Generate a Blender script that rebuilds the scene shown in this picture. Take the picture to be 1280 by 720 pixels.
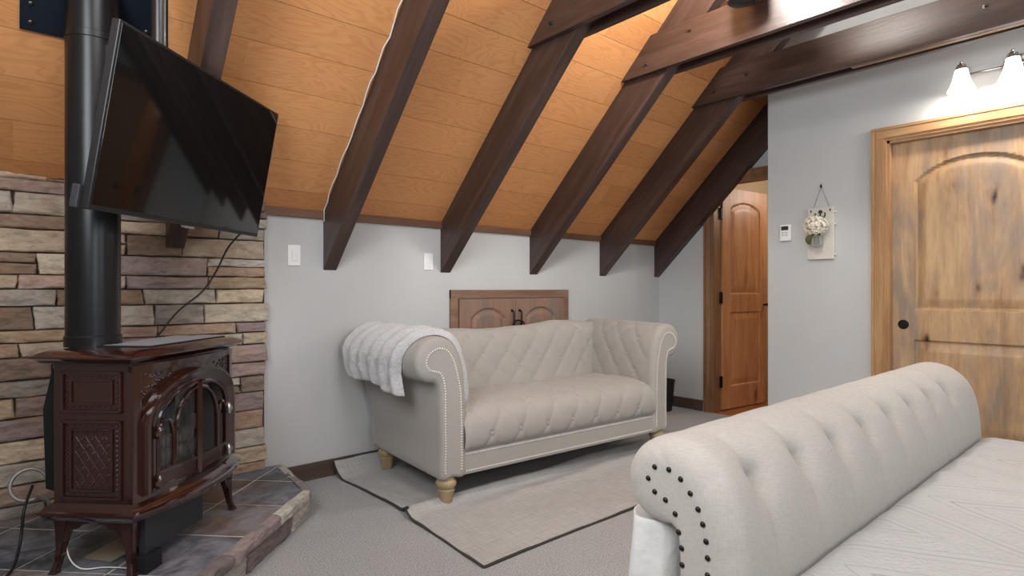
import bpy, bmesh, math, random
from math import sin, cos, pi, radians, sqrt, atan2
from mathutils import Vector, Matrix, noise
random.seed(7)
C = bpy.context.scene
for o in list(bpy.data.objects): bpy.data.objects.remove(o)
COL = C.collection

# ------------------------------------------------------------------ camera, world, light, exposure
CAMH = 1.095; YAW = 0.7116
cam = bpy.data.cameras.new('camera'); camo = bpy.data.objects.new('camera', cam); COL.objects.link(camo)
cam.sensor_width = 36; cam.lens = 723.1*36/1280; cam.shift_y = 0.0004
cam.clip_start = .03
camo.location = (0, 0, CAMH); camo.rotation_euler = (pi/2, 0, -YAW)
C.camera = camo
W = bpy.data.worlds.new('world'); C.world = W; W.use_nodes = True
bg = W.node_tree.nodes['Background']; bg.inputs[0].default_value = (.80, .88, 1, 1); bg.inputs[1].default_value = 1.0
def area(name, loc, rot, sx, sy, power, col=(1, 1, 1), spread=None):
    l = bpy.data.lights.new(name, 'AREA'); l.shape = 'RECTANGLE'; l.size = sx; l.size_y = sy; l.energy = power; l.color = col
    if spread: l.spread = spread
    o = bpy.data.objects.new(name, l); COL.objects.link(o); o.location = loc; o.rotation_euler = rot; return o
# daylight at the two windows of the wall behind the camera (pointing into the room, +Y)
area('window_daylight', (0.55, -2.13, 1.75), (radians(90), 0, 0), 1.3, 1.3, 20, (.93, .97, 1))
area('window_daylight', (2.75, -2.13, 1.75), (radians(90), 0, 0), 1.5, 1.3, 12, (.93, .97, 1))
# daylight at the window of the left gable
area('window_daylight', (-.57, .90, 2.2), (radians(90), 0, radians(-90)), 1.4, 1.3, 58, (.93, .97, 1))
# added overhead fill at two made-up skylights, slope behind the camera (pointing down and forwards)
FILL_X = (.75, 2.95); FILL_Y, FILL_Z = -.36, 3.70
for x_, p_ in zip(FILL_X, (46, 14)): area('overhead_fill', (x_, FILL_Y+.05, FILL_Z-.06), (radians(44.45), 0, 0), 1.3, 1.1, p_, (.93, .97, 1))
C.view_settings.view_transform = 'Standard'; C.view_settings.look = 'None'
C.view_settings.exposure = 0.0; C.view_settings.gamma = 1; C.view_settings.use_curve_mapping = False

# ------------------------------------------------------------------ geometry helpers
def box(bm, x0, x1, y0, y1, z0, z1, bev=0.0, mat=None):
    r = bmesh.ops.create_cube(bm, size=1)
    vs = r['verts']
    for v in vs:
        v.co = Vector(((x0+x1)/2+v.co.x*(x1-x0), (y0+y1)/2+v.co.y*(y1-y0), (z0+z1)/2+v.co.z*(z1-z0)))
    if bev > 0:
        es = list({e for v in vs for e in v.link_edges})
        rr = bmesh.ops.bevel(bm, geom=es, offset=bev, segments=2, profile=.6, affect='EDGES')
        vs = [v for v in rr['verts']] + [v for v in vs if v.is_valid]
    if mat is not None:
        for v in set(vs): v.co = mat @ v.co
    return vs
def prism(bm, pts, axis, a, b, bev=0):
    """polygon pts (p,q) extruded along axis from a to b. axis 'x': (y,z); 'y': (x,z); 'z': (x,y)"""
    def mk(p, t):
        return {'x': (t, p[0], p[1]), 'y': (p[0], t, p[1]), 'z': (p[0], p[1], t)}[axis]
    A = [bm.verts.new(mk(p, a)) for p in pts]; B = [bm.verts.new(mk(p, b)) for p in pts]
    n = len(pts); fs = [bm.faces.new(A), bm.faces.new(B)]
    for i in range(n): fs.append(bm.faces.new((A[i], A[(i+1) % n], B[(i+1) % n], B[i])))
    bmesh.ops.recalc_face_normals(bm, faces=fs)
    if bev:
        es = list({e for v in A+B for e in v.link_edges})
        bmesh.ops.bevel(bm, geom=es, offset=bev, segments=2, profile=.6, affect='EDGES')
def tube(bm, pts, r, seg=8, cap=True):
    pts = [Vector(p) for p in pts]; n = len(pts); rings = []
    rr = r if isinstance(r, (list, tuple)) else [r]*n
    up = Vector((0, 0, 1)); prev = None
    for i, p in enumerate(pts):
        t = (pts[min(i+1, n-1)]-pts[max(i-1, 0)]).normalized()
        if prev is None:
            a = t.cross(up)
            if a.length < .05: a = t.cross(Vector((1, 0, 0)))
            a.normalize()
        else:
            a = prev - t*prev.dot(t)
            if a.length < 1e-5: a = t.cross(up)
            a.normalize()
        prev = a; b = t.cross(a)
        rings.append([bm.verts.new(p+(a*cos(2*pi*k/seg)+b*sin(2*pi*k/seg))*rr[i]) for k in range(seg)])
    for i in range(n-1):
        for k in range(seg):
            bm.faces.new((rings[i][k], rings[i][(k+1) % seg], rings[i+1][(k+1) % seg], rings[i+1][k]))
    if cap: bm.faces.new(rings[0][::-1]); bm.faces.new(rings[-1])
def lathe(bm, prof, seg=24, c=(0, 0, 0), cap=True, mat=None):
    rings = []; allv = []
    for r, z in prof:
        ring = [bm.verts.new((c[0]+r*cos(2*pi*k/seg), c[1]+r*sin(2*pi*k/seg), c[2]+z)) for k in range(seg)]
        rings.append(ring); allv += ring
    for i in range(len(rings)-1):
        for k in range(seg):
            bm.faces.new((rings[i][k], rings[i][(k+1) % seg], rings[i+1][(k+1) % seg], rings[i+1][k]))
    if cap: bm.faces.new(rings[0][::-1]); bm.faces.new(rings[-1])
    if mat is not None:
        for v in allv: v.co = mat @ v.co
def gridf(bm, f, nu, nv, closeu=False, closev=False, flip=False):
    V = [[bm.verts.new(f(i/(nu if closeu else nu-1), j/(nv if closev else nv-1))) for j in range(nv)] for i in range(nu)]
    for i in range(nu if closeu else nu-1):
        for j in range(nv if closev else nv-1):
            q = (V[i][j], V[(i+1) % nu][j], V[(i+1) % nu][(j+1) % nv], V[i][(j+1) % nv])
            try: bm.faces.new(q[::-1] if flip else q)
            except ValueError: pass
    return V
def catmull(P, n, closed=True):
    """n samples per segment through control points"""
    out = []; N = len(P); P = [Vector(p) for p in P]
    for i in range(N if closed else N-1):
        if closed: a, b, c, d = P[(i-1) % N], P[i], P[(i+1) % N], P[(i+2) % N]
        else: a, b, c, d = P[max(i-1, 0)], P[i], P[i+1], P[min(i+2, N-1)]
        for k in range(n):
            t = k/n
            out.append(.5*((2*b)+(c-a)*t+(2*a-5*b+4*c-d)*t*t+(3*b-a-3*c+d)*t**3))
    if not closed: out.append(P[-1])
    return out
def obj(name, bm, mat, parent=None, smooth=False, loc=None, angle=None, rot=None):
    me = bpy.data.meshes.new(name); 
    bmesh.ops.recalc_face_normals(bm, faces=bm.faces[:]) if not getattr(bm, 'keep', 0) and not KEEP[0] else None
    bm.to_mesh(me); bm.free()
    if smooth: me.polygons.foreach_set('use_smooth', [True]*len(me.polygons))
    o = bpy.data.objects.new(name, me); COL.objects.link(o)
    if mat: me.materials.append(mat)
    if parent: o.parent = parent
    if loc: o.location = loc
    if rot: o.rotation_euler = rot
    if smooth and angle:
        me.set_sharp_from_angle(angle=radians(angle))
    return o
KEEP = [False]
def nbm(): return bmesh.new()
def tag(o, label=None, cat=None, group=None, kind=None):
    if label: o['label'] = label
    if cat: o['category'] = cat
    if group: o['group'] = group
    if kind: o['kind'] = kind
    return o
def thing(name, label, cat, loc=(0, 0, 0), rz=0, group=None):
    o = bpy.data.objects.new(name, None); COL.objects.link(o); o.location = loc; o.rotation_euler = (0, 0, rz)
    o.empty_display_size = .1
    return tag(o, label, cat, group)
def struct(name, bm, mat, label=None, **k):
    o = obj(name, bm, mat, **k); o['kind'] = 'structure'
    if label: o['label'] = label
    return o
def lin(r, g, b):
    f = lambda c: (c/255/12.92) if c/255 <= .04045 else ((c/255+.055)/1.055)**2.4
    return (f(r), f(g), f(b), 1)
def copyo(o, parent=None):
    c = o.copy(); COL.objects.link(c)
    if parent: c.parent = parent
    return c

# ------------------------------------------------------------------ materials
class NT:
    def __init__(s, name):
        m = bpy.data.materials.new(name); m.use_nodes = True; s.m = m; s.t = m.node_tree; s.p = s.t.nodes['Principled BSDF']
    def n(s, typ, **kw):
        nd = s.t.nodes.new(typ)
        for k, v in kw.items():
            if k.startswith('i_'):
                key = k[2:]; key = int(key) if key.isdigit() else key.replace('_', ' ')
                nd.inputs[key].default_value = v
            else: setattr(nd, k, v)
        return nd
    def l(s, a, b): s.t.links.new(a, b)
    def coord(s, scale=(1, 1, 1), loc=(0, 0, 0), rot=(0, 0, 0), rnd=False):
        tc = s.n('ShaderNodeTexCoord'); mp = s.n('ShaderNodeMapping')
        mp.inputs['Scale'].default_value = scale; mp.inputs['Location'].default_value = loc; mp.inputs['Rotation'].default_value = rot
        src = tc.outputs['Object']
        if rnd:
            oi = s.n('ShaderNodeObjectInfo'); ad = s.n('ShaderNodeVectorMath', operation='ADD'); mu = s.n('ShaderNodeMath', operation='MULTIPLY', i_1=17.0)
            s.l(oi.outputs['Random'], mu.inputs[0]); s.l(src, ad.inputs[0]); s.l(mu.outputs[0], ad.inputs[1]); src = ad.outputs[0]
        s.l(src, mp.inputs[0]); return mp.outputs[0]
    def noise(s, vec, scale, detail=4, rough=.5, dist=0):
        nd = s.n('ShaderNodeTexNoise'); nd.inputs['Scale'].default_value = scale; nd.inputs['Detail'].default_value = detail
        nd.inputs['Roughness'].default_value = rough; nd.inputs['Distortion'].default_value = dist
        if vec is not None: s.l(vec, nd.inputs['Vector'])
        return nd.outputs['Fac']
    def ramp(s, fac, stops):
        r = s.n('ShaderNodeValToRGB'); e = r.color_ramp.elements
        while len(e) < len(stops): e.new(.5)
        for el, (p, c) in zip(e, stops): el.position = p; el.color = c
        s.l(fac, r.inputs[0]); return r.outputs[0]
    def mix(s, fac, a, b, blend='MIX'):
        m = s.n('ShaderNodeMix', data_type='RGBA', blend_type=blend)
        if isinstance(fac, float): m.inputs[0].default_value = fac
        else: s.l(fac, m.inputs[0])
        for k, x in ((6, a), (7, b)):
            if isinstance(x, tuple): m.inputs[k].default_value = x
            else: s.l(x, m.inputs[k])
        return m.outputs[2]
    def math(s, op, a, b=None):
        m = s.n('ShaderNodeMath', operation=op)
        for k, x in ((0, a), (1, b)):
            if x is None: continue
            if isinstance(x, (int, float)): m.inputs[k].default_value = x
            else: s.l(x, m.inputs[k])
        return m.outputs[0]
    def bump(s, h, strength=.3, dist=.01, prev=None):
        b = s.n('ShaderNodeBump'); b.inputs['Strength'].default_value = strength; b.inputs['Distance'].default_value = dist
        s.l(h, b.inputs['Height'])
        if prev: s.l(prev, b.inputs['Normal'])
        s.l(b.outputs[0], s.p.inputs['Normal']); return b.outputs[0]
    def base(s, c):
        if isinstance(c, tuple): s.p.inputs['Base Color'].default_value = c
        else: s.l(c, s.p.inputs['Base Color'])
    def set(s, rough=None, metal=None, spec=None, coat=None, **k):
        if rough is not None: s.p.inputs['Roughness'].default_value = rough
        if metal is not None: s.p.inputs['Metallic'].default_value = metal
        if spec is not None: s.p.inputs['Specular IOR Level'].default_value = spec
        if coat is not None: s.p.inputs['Coat Weight'].default_value = coat; s.p.inputs['Coat Roughness'].default_value = .06
        return s
def simple(name, c, rough=.5, metal=0, spec=.5, coat=None, nscale=None, namp=.15, bump=0, bscale=60, bdist=.004):
    t = NT(name); t.set(rough, metal, spec, coat)
    vec = t.coord()
    if nscale:
        f = t.noise(vec, nscale, 5)
        d = tuple(x*(1-namp) for x in c[:3])+(1,); u = tuple(min(1, x*(1+namp)) for x in c[:3])+(1,)
        t.base(t.ramp(f, [(.3, d), (.7, u)]))
    else: t.base(c)
    if bump: t.bump(t.noise(vec, bscale, 4), bump, bdist)
    return t.m
def wood(name, c1, c2, c3, grain='x', scale=1.0, rough=.5, knots=0, streak=10, bump=.15, spec=.4, glaze=None, coat=None, pre=None):
    t = NT(name); t.set(rough, 0, spec, coat)
    sc = {'x': (1, streak, streak), 'y': (streak, 1, streak), 'z': (streak, streak, 1)}[grain]
    vec = t.coord(sc if not pre else (1, 1, 1), rot=pre or (0, 0, 0), rnd=True)
    if pre:
        mp2 = t.n('ShaderNodeMapping'); mp2.inputs['Scale'].default_value = sc; t.l(vec, mp2.inputs[0]); vec = mp2.outputs[0]
    f = t.noise(vec, 1.6*scale, 6, .6, .6); g = t.noise(vec, 9*scale, 5, .7)
    fac = t.math('ADD', t.math('MULTIPLY', f, .7), t.math('MULTIPLY', g, .3))
    col = t.ramp(fac, [(.30, c1), (.5, c2), (.68, c3)])
    if glaze:
        v2 = t.coord((1, 1, 1) if grain != 'z' else (2.5, 2.5, .8), rnd=True)
        col = t.mix(t.ramp(t.noise(v2, 2.6, 4, .6, .5), [(.48, (0, 0, 0, 1)), (.66, (.62, .62, .62, 1))]), col, glaze)
    if knots:
        ks = {'x': (1, 2, 2), 'y': (2, 1, 2), 'z': (2.2, 2.2, 1)}[grain]
        v3 = t.coord(ks, loc=(.37, .2, .11), rnd=True)
        wn = t.n('ShaderNodeTexNoise'); wn.inputs['Scale'].default_value = 8; t.l(v3, wn.inputs['Vector'])
        v4 = t.n('ShaderNodeVectorMath', operation='ADD'); m4 = t.n('ShaderNodeVectorMath', operation='SCALE'); m4.inputs['Scale'].default_value = .10
        t.l(wn.outputs['Color'], m4.inputs[0]); t.l(v3, v4.inputs[0]); t.l(m4.outputs[0], v4.inputs[1])
        vo = t.n('ShaderNodeTexVoronoi'); vo.inputs['Scale'].default_value = knots; t.l(v4.outputs[0], vo.inputs['Vector'])
        k = t.ramp(vo.outputs['Distance'], [(.03, (.03, .02, .015, 1)), (.075, (.35, .27, .2, 1)), (.16, (.85, .8, .75, 1)), (.26, (1, 1, 1, 1))])
        col = t.mix(1.0, col, k, 'MULTIPLY')
    t.base(col)
    t.bump(g, bump, .003)
    return t.m

M = {}
TH_ = 0.7758
# painted textured drywall
t = NT('wall_paint'); t.set(.75, 0, .25); v = t.coord()
t.base(t.ramp(t.noise(v, 1.3, 3), [(.3, lin(186, 186, 185)), (.7, lin(194, 194, 193))]))
t.bump(t.noise(t.coord((1, 1, .35)), 70, 4, .6), .35, .004); M['wall'] = t.m
# orange plywood planks: local x along planks, y up the slope
PLK = .192; PLO = .138
t = NT('plywood_planks'); t.set(.42, 0, .4)
tc = t.n('ShaderNodeTexCoord'); sx = t.n('ShaderNodeSeparateXYZ'); t.l(tc.outputs['Object'], sx.inputs[0])
row = t.math('FLOOR', t.math('DIVIDE', t.math('SUBTRACT', sx.outputs[1], PLO), PLK))
px_ = t.math('FLOOR', t.math('DIVIDE', t.math('ADD', sx.outputs[0], t.math('MULTIPLY', row, 1.37)), 2.44))
cb = t.n('ShaderNodeCombineXYZ'); t.l(row, cb.inputs[0]); t.l(px_, cb.inputs[1])
wn = t.n('ShaderNodeTexWhiteNoise'); t.l(cb.outputs[0], wn.inputs['Vector'])
cm = t.n('ShaderNodeCombineXYZ')
t.l(t.math('ADD', t.math('MULTIPLY', sx.outputs[0], 1.0), t.math('MULTIPLY', wn.outputs['Value'], 31.)), cm.inputs[0])
t.l(t.math('MULTIPLY', sx.outputs[1], 4.2), cm.inputs[1]); t.l(t.math('MULTIPLY', row, 3.1), cm.inputs[2])
big = t.noise(cm.outputs[0], 1.7, 2, .45, .9)
rings = t.math('FRACT', t.math('MULTIPLY', big, 17.0))
rr = t.ramp(rings, [(0, (0, 0, 0, 1)), (.25, (1, 1, 1, 1)), (.7, (.75, .75, .75, 1)), (1, (0, 0, 0, 1))])
cm2 = t.n('ShaderNodeCombineXYZ'); t.l(t.math('MULTIPLY', sx.outputs[0], 6.), cm2.inputs[0]); t.l(t.math('MULTIPLY', sx.outputs[1], 60.), cm2.inputs[1])
fine = t.noise(cm2.outputs[0], 2.2, 5, .7)
a = t.mix(t.math('MULTIPLY', rr, .55), lin(202, 136, 84), lin(230, 168, 112))
a = t.mix(t.math('MULTIPLY', fine, .55), a, lin(218, 154, 99))
tint = t.ramp(wn.outputs['Value'], [(0, (.84, .80, .76, 1)), (.5, (.97, .97, .97, 1)), (1, (1.06, 1.07, 1.08, 1))])
t.base(t.mix(1.0, a, tint, 'MULTIPLY')); t.bump(fine, .12, .002); M['ply'] = t.m
M['beam'] = wood('dark_beam', lin(46, 33, 29), lin(64, 47, 41), lin(84, 65, 59), 'y', 1, .36, 0, 14, .35, .7)
M['rafterwood'] = wood('dark_rafter', lin(46, 33, 29), lin(64, 47, 41), lin(84, 65, 59), 'y', 1, .40, 0, 14, .35, .6, pre=(TH_, 0, 0))
M['rafterwood2'] = wood('dark_rafter_far', lin(46, 33, 29), lin(64, 47, 41), lin(84, 65, 59), 'y', 1, .40, 0, 14, .35, .6, pre=(-TH_, 0, 0))
M['gap'] = simple('joint_dark', lin(50, 28, 15), .9)
M['trimwood'] = wood('ceiling_edge_trim', lin(92, 62, 45), lin(112, 78, 58), lin(128, 92, 70), 'x', 1, .5)
M['basewood'] = wood('baseboard_wood', lin(62, 50, 42), lin(80, 66, 55), lin(96, 80, 68), 'x', 1, .5)
M['doorwood'] = wood('knotty_alder', lin(142, 110, 78), lin(178, 144, 106), lin(200, 168, 128), 'z', 1, .4, 3.0, 9, .1, .4, glaze=lin(118, 112, 110))
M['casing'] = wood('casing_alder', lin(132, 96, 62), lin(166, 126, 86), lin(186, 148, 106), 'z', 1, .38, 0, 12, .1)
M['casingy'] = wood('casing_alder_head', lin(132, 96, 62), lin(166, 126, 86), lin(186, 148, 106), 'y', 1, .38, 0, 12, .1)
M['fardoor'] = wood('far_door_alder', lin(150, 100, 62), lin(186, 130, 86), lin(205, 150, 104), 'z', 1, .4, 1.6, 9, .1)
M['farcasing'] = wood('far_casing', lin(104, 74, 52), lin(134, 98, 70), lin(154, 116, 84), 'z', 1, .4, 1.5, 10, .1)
M['hatchwood'] = wood('hatch_wood', lin(112, 86, 70), lin(138, 108, 90), lin(156, 126, 106), 'z', 1, .5, 0, 10, .1, glaze=lin(112, 106, 106))
M['hatchx'] = wood('hatch_frame_wood', lin(100, 76, 60), lin(128, 100, 82), lin(148, 118, 98), 'x', 1, .5, 0, 10, .1)
M['floorwood'] = wood('hall_floor_wood', lin(130, 75, 35), lin(165, 100, 52), lin(185, 120, 66), 'x', 1, .35)
# carpet
t = NT('carpet'); t.set(.95, 0, .1); v = t.coord()
n1 = t.noise(v, 170, 3, .8); n2 = t.noise(v, 5, 4)
c = t.ramp(n1, [(.36, lin(136, 137, 138)), (.5, lin(186, 187, 187)), (.64, lin(224, 225, 225))])
t.base(t.mix(t.math('MULTIPLY', n2, .3), c, lin(160, 157, 154))); t.bump(n1, .9, .01); M['carpet'] = t.m
# linen upholstery
def linen(name, c, s=1.0):
    t = NT(name); t.set(.85, 0, .2)
    f1 = t.noise(t.coord((420, 420, 60)), 1, 3, .6); f2 = t.noise(t.coord((60, 60, 420)), 1, 3, .6)
    f = t.math('ADD', t.math('MULTIPLY', f1, .5), t.math('MULTIPLY', f2, .5))
    d = tuple(x*.90 for x in c[:3])+(1,); u = tuple(min(1, x*1.07) for x in c[:3])+(1,)
    t.base(t.ramp(f, [(.36, d), (.64, u)])); t.bump(f, .16*s, .002)
    t.p.inputs['Sheen Weight'].default_value = .15
    return t.m
M['linen'] = linen('oatmeal_linen', lin(164, 159, 153))
M['linen_bed'] = linen('ivory_linen', lin(170, 165, 158), .6)
M['nail'] = simple('nail_pewter', lin(226, 222, 215), .35, .25)
M['nail_dark'] = simple('nail_bronze', lin(38, 30, 27), .35, .6)
M['paleoak'] = wood('pale_leg_oak', lin(134, 116, 86), lin(160, 140, 106), lin(176, 156, 122), 'z', 1, .5, 0, 8)
# white quilt
t = NT('quilt_white'); t.set(.9, 0, .15); v = t.coord()
vo = t.n('ShaderNodeTexVoronoi'); vo.inputs['Scale'].default_value = 120; t.l(v, vo.inputs['Vector'])
sx = t.n('ShaderNodeSeparateXYZ'); t.l(v, sx.inputs[0])
# stitched leaf / chevron lines
ty = t.math('MULTIPLY', sx.outputs[0], 1.9)
tri = t.math('ABSOLUTE', t.math('SUBTRACT', t.math('FRACT', ty), .5))
xx = t.math('ADD', t.math('MULTIPLY', sx.outputs[1], 4.2), t.math('MULTIPLY', t.math('POWER', t.math('MULTIPLY', tri, 2.0), 1.15), 2.0))
fr = t.math('FRACT', xx)
w1 = t.math('ABSOLUTE', t.math('SUBTRACT', fr, .5))
st = t.math('ABSOLUTE', t.math('SUBTRACT', t.math('FRACT', t.math('MULTIPLY', xx, 5.0)), .5))
band = t.math('LESS_THAN', w1, .2)
groove = t.math('MULTIPLY', band, t.math('LESS_THAN', st, .10))
pebble = t.math('MULTIPLY', t.math('SUBTRACT', 1.0, band), vo.outputs['Distance'])
h = t.math('SUBTRACT', t.math('MULTIPLY', pebble, .9), t.math('MULTIPLY', groove, .8))
t.base(t.mix(t.math('MULTIPLY', groove, .5), lin(172, 172, 170), lin(128, 128, 126)))
t.bump(h, .45, .005); M['quilt'] = t.m
t = NT('white_fleece'); t.set(.95, 0, .1); v = t.coord(); n1 = t.noise(v, 130, 4, .75)
t.base(t.ramp(n1, [(.3, lin(196, 196, 196)), (.6, lin(232, 232, 232))])); t.bump(n1, 1.0, .012); t.p.inputs['Sheen Weight'].default_value = .3; M['fleece'] = t.m
M['whitecloth'] = simple('white_cotton', lin(206, 205, 202), .9, bump=.5, bscale=14, bdist=.02)
t = NT('grey_rug_canvas'); t.set(.92, 0, .12); v = t.coord()
f1 = t.noise(t.coord((160, 8, 1)), 1, 3, .6); f2 = t.noise(t.coord((8, 160, 1)), 1, 3, .6); f = t.math('ADD', t.math('MULTIPLY', f1, .5), t.math('MULTIPLY', f2, .5))
c = t.ramp(f, [(.35, lin(152, 151, 149)), (.65, lin(186, 185, 183))])
t.base(t.mix(t.math('MULTIPLY', t.noise(v, 2.5, 4), .35), c, lin(150, 147, 143))); t.bump(f, .2, .003); M['rug'] = t.m
M['rugedge'] = simple('rug_backing_dark', lin(58, 54, 50), .9)
# stones with per-stone colour attribute
def stone_mat(name, bs=.7, stain=lin(150, 118, 92)):
    t = NT(name); t.set(.8, 0, .25); at = t.n('ShaderNodeAttribute'); at.attribute_name = 'tint'
    v = t.coord(); n1 = t.noise(t.coord((1, 1, 2.4)), 22, 6, .65, .5); n2 = t.noise(v, 7, 3, .6, .3)
    m1 = t.ramp(n1, [(.28, (.62, .60, .58, 1)), (.5, (.98, .98, .98, 1)), (.72, (1.22, 1.2, 1.16, 1))])
    c = t.mix(1.0, at.outputs['Color'], m1, 'MULTIPLY')
    c = t.mix(t.ramp(n2, [(.5, (0, 0, 0, 1)), (.7, (.45, .45, .45, 1))]), c, stain)
    t.base(c); t.bump(n1, bs, .012); return t.m
M['stone'] = stone_mat('ledge_stone'); M['stone2'] = stone_mat('hearth_stone', .7, lin(128, 118, 112))
M['mortar'] = simple('mortar_dark', lin(70, 62, 55), .95, bump=.5, bscale=60)
# slate tiles: diagonal grid, local coords of hearth rotated 44 deg
t = NT('slate_tile'); t.set(.42, 0, .4); at = t.n('ShaderNodeAttribute'); at.attribute_name = 'tint'; v = t.coord()
n1 = t.noise(v, 6, 6, .65, .8); n2 = t.noise(v, 30, 5, .7)
c = t.mix(t.ramp(n1, [(.42, (0, 0, 0, 1)), (.6, (.75, .75, .75, 1))]), at.outputs['Color'], lin(136, 138, 146))
c = t.mix(t.ramp(t.noise(v, 3.3, 5, .6, 1.2), [(.60, (0, 0, 0, 1)), (.72, (.4, .4, .4, 1))]), c, lin(150, 122, 96))
t.base(t.mix(1.0, c, t.ramp(n2, [(.3, (.8, .8, .8, 1)), (.7, (1.12, 1.12, 1.12, 1))]), 'MULTIPLY')); t.bump(n1, .35, .01); M['slate'] = t.m
M['grout'] = simple('grout', lin(196, 190, 180), .9)
M['enamel'] = simple('maroon_enamel', lin(46, 20, 15), .16, 0, .6, coat=.9, nscale=30, namp=.12, bump=.12, bscale=26, bdist=.002)
M['enamel_pat'] = simple('maroon_enamel_cast', lin(48, 22, 17), .25, 0, .6, coat=.6, bump=.9, bscale=150, bdist=.004)
M['blackmetal'] = simple('black_stovepipe', lin(26, 27, 29), .30, .35, .5, nscale=12, namp=.2)
M['blackmatte'] = simple('matte_black', lin(24, 25, 27), .55, .2)
M['charcoal'] = simple('charcoal_steel', lin(52, 54, 58), .5, .3)
M['plate'] = simple('heat_plate', lin(30, 38, 50), .4, .4)
M['poleM'] = simple('pole_metal', lin(60, 58, 57), .3, .8)
M['chrome'] = simple('nickel', lin(190, 188, 185), .25, .95)
M['grille'] = simple('grille_metal', lin(150, 146, 148), .35, .1)
M['tvscreen'] = simple('tv_screen', (.004, .004, .0045, 1), .05, 0, .9)
M['tvframe'] = simple('tv_bezel', lin(24, 24, 26), .35)
M['plastic'] = simple('white_plastic', lin(232, 232, 230), .4)
M['plastic_grey'] = simple('grey_plastic', lin(180, 182, 184), .4)
M['lcd'] = simple('lcd_dark', lin(45, 50, 52), .3)
M['blackcable'] = simple('black_cable', lin(20, 20, 20), .5)
M['whitecable'] = simple('white_cable', lin(225, 220, 212), .5)
M['greycable'] = simple('grey_hose', lin(150, 146, 140), .4, .4)
M['card'] = simple('paper_leaflet', lin(150, 138, 120), .8)
M['iron'] = simple('black_iron', lin(22, 19, 18), .45, .6)
M['bolt'] = simple('steel_bolt', lin(95, 88, 84), .35, .9)
M['plaque'] = simple('whitewashed_board', lin(205, 200, 190), .7, nscale=9, namp=.08)
M['petal'] = simple('cream_petals', lin(238, 230, 214), .8)
M['stem'] = simple('stem_olive', lin(92, 84, 52), .7)
M['hook'] = simple('antique_iron_hook', lin(58, 46, 36), .5, .6)
M['twine'] = simple('twine', lin(120, 116, 112), .8)
M['log'] = simple('ceramic_log', lin(120, 105, 92), .9, nscale=20, namp=.5, bump=.8, bscale=40)
M['fanblade'] = simple('fan_blade_grey', lin(88, 84, 82), .5)
M['binplastic'] = simple('bin_black', lin(18, 18, 18), .45)
M['foliage'] = simple('outdoor_foliage', lin(60, 105, 60), .8, nscale=5, namp=.6)
t = NT('stove_glass'); t.p.inputs['Base Color'].default_value = (.75, .8, .85, 1); t.p.inputs['Transmission Weight'].default_value = 1; t.set(.02); t.p.inputs['IOR'].default_value = 1.45; M['glass'] = t.m
t = NT('jar_glass'); t.p.inputs['Base Color'].default_value = (.9, .93, .9, 1); t.p.inputs['Transmission Weight'].default_value = .9; t.set(.05); t.p.inputs['IOR'].default_value = 1.1; M['jar'] = t.m
t = NT('lamp_shade_glow'); t.base(lin(250, 246, 238)); t.set(.4); t.p.inputs['Emission Color'].default_value = (1, .95, .87, 1); t.p.inputs['Emission Strength'].default_value = 3.0; M['shade'] = t.m
t = NT('daylight_pane'); t.base((.1, .1, .1, 1)); t.p.inputs['Emission Color'].default_value = (.75, .88, 1, 1); t.p.inputs['Emission Strength'].default_value = 2.0; M['pane'] = t.m
t = NT('fan_lamp_glow'); t.base(lin(250, 246, 238)); t.set(.4); t.p.inputs['Emission Color'].default_value = (1, .96, .90, 1); t.p.inputs['Emission Strength'].default_value = 440.0; M['lampglow'] = t.m

# ------------------------------------------------------------------ room shell
D = 3.264; ZT = 1.531; ZB = 1.201; TH = 0.7758; TN = math.tan(TH); RY = .35; RZ = ZT+(D-RY)*TN
XL = -.60; XA = 4.668; XW = 4.22; YB = -2.2
YDM = -1.25; ZDM = ZT+(D-(2*RY-YDM))*TN
def ceilz(y): return ZT+(D-y)*TN if y > RY else (ZT+(D-(2*RY-y))*TN if y >= YDM else ZDM)
bm = nbm(); box(bm, XL-.1, XA, YB-.1, D+.1, -.1, 0); struct('floor', bm, M['carpet'])
bm = nbm(); box(bm, XA, 8.0, 1.2, 3.4, -.1, -.004); struct('floor', bm, M['floorwood'])
# knee wall and the fireplace part of it
bm = nbm(); box(bm, XL-.1, XA+.1, D, D+.1, 0, ZT+.02); struct('wall_back', bm, M['wall'])
# left gable with a window opening (next to and behind the camera)
def gable(name, x0, x1, holes, y0=YB-.1, y1=D+.1):
    bm = nbm(); ys = sorted({y0, y1, RY, YDM-.001, YDM, *[h[0] for h in holes], *[h[1] for h in holes]})
    for a, b in zip(ys[:-1], ys[1:]):
        zs = 0
        cuts = sorted([(h[2], h[3]) for h in holes if h[0] <= a+1e-6 and h[1] >= b-1e-6])
        for c0, c1 in cuts:
            if c0 > zs: box(bm, x0, x1, a, b, zs, c0)
            zs = c1
        prism(bm, [(a, zs), (b, zs), (b, ceilz(b)+.01), (a, ceilz(a)+.01)], 'x', x0, x1)
    return struct(name, bm, M['wall'])
gable('wall_left', XL-.1, XL, [(.17, 1.63, 1.52, 2.88)])
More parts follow.
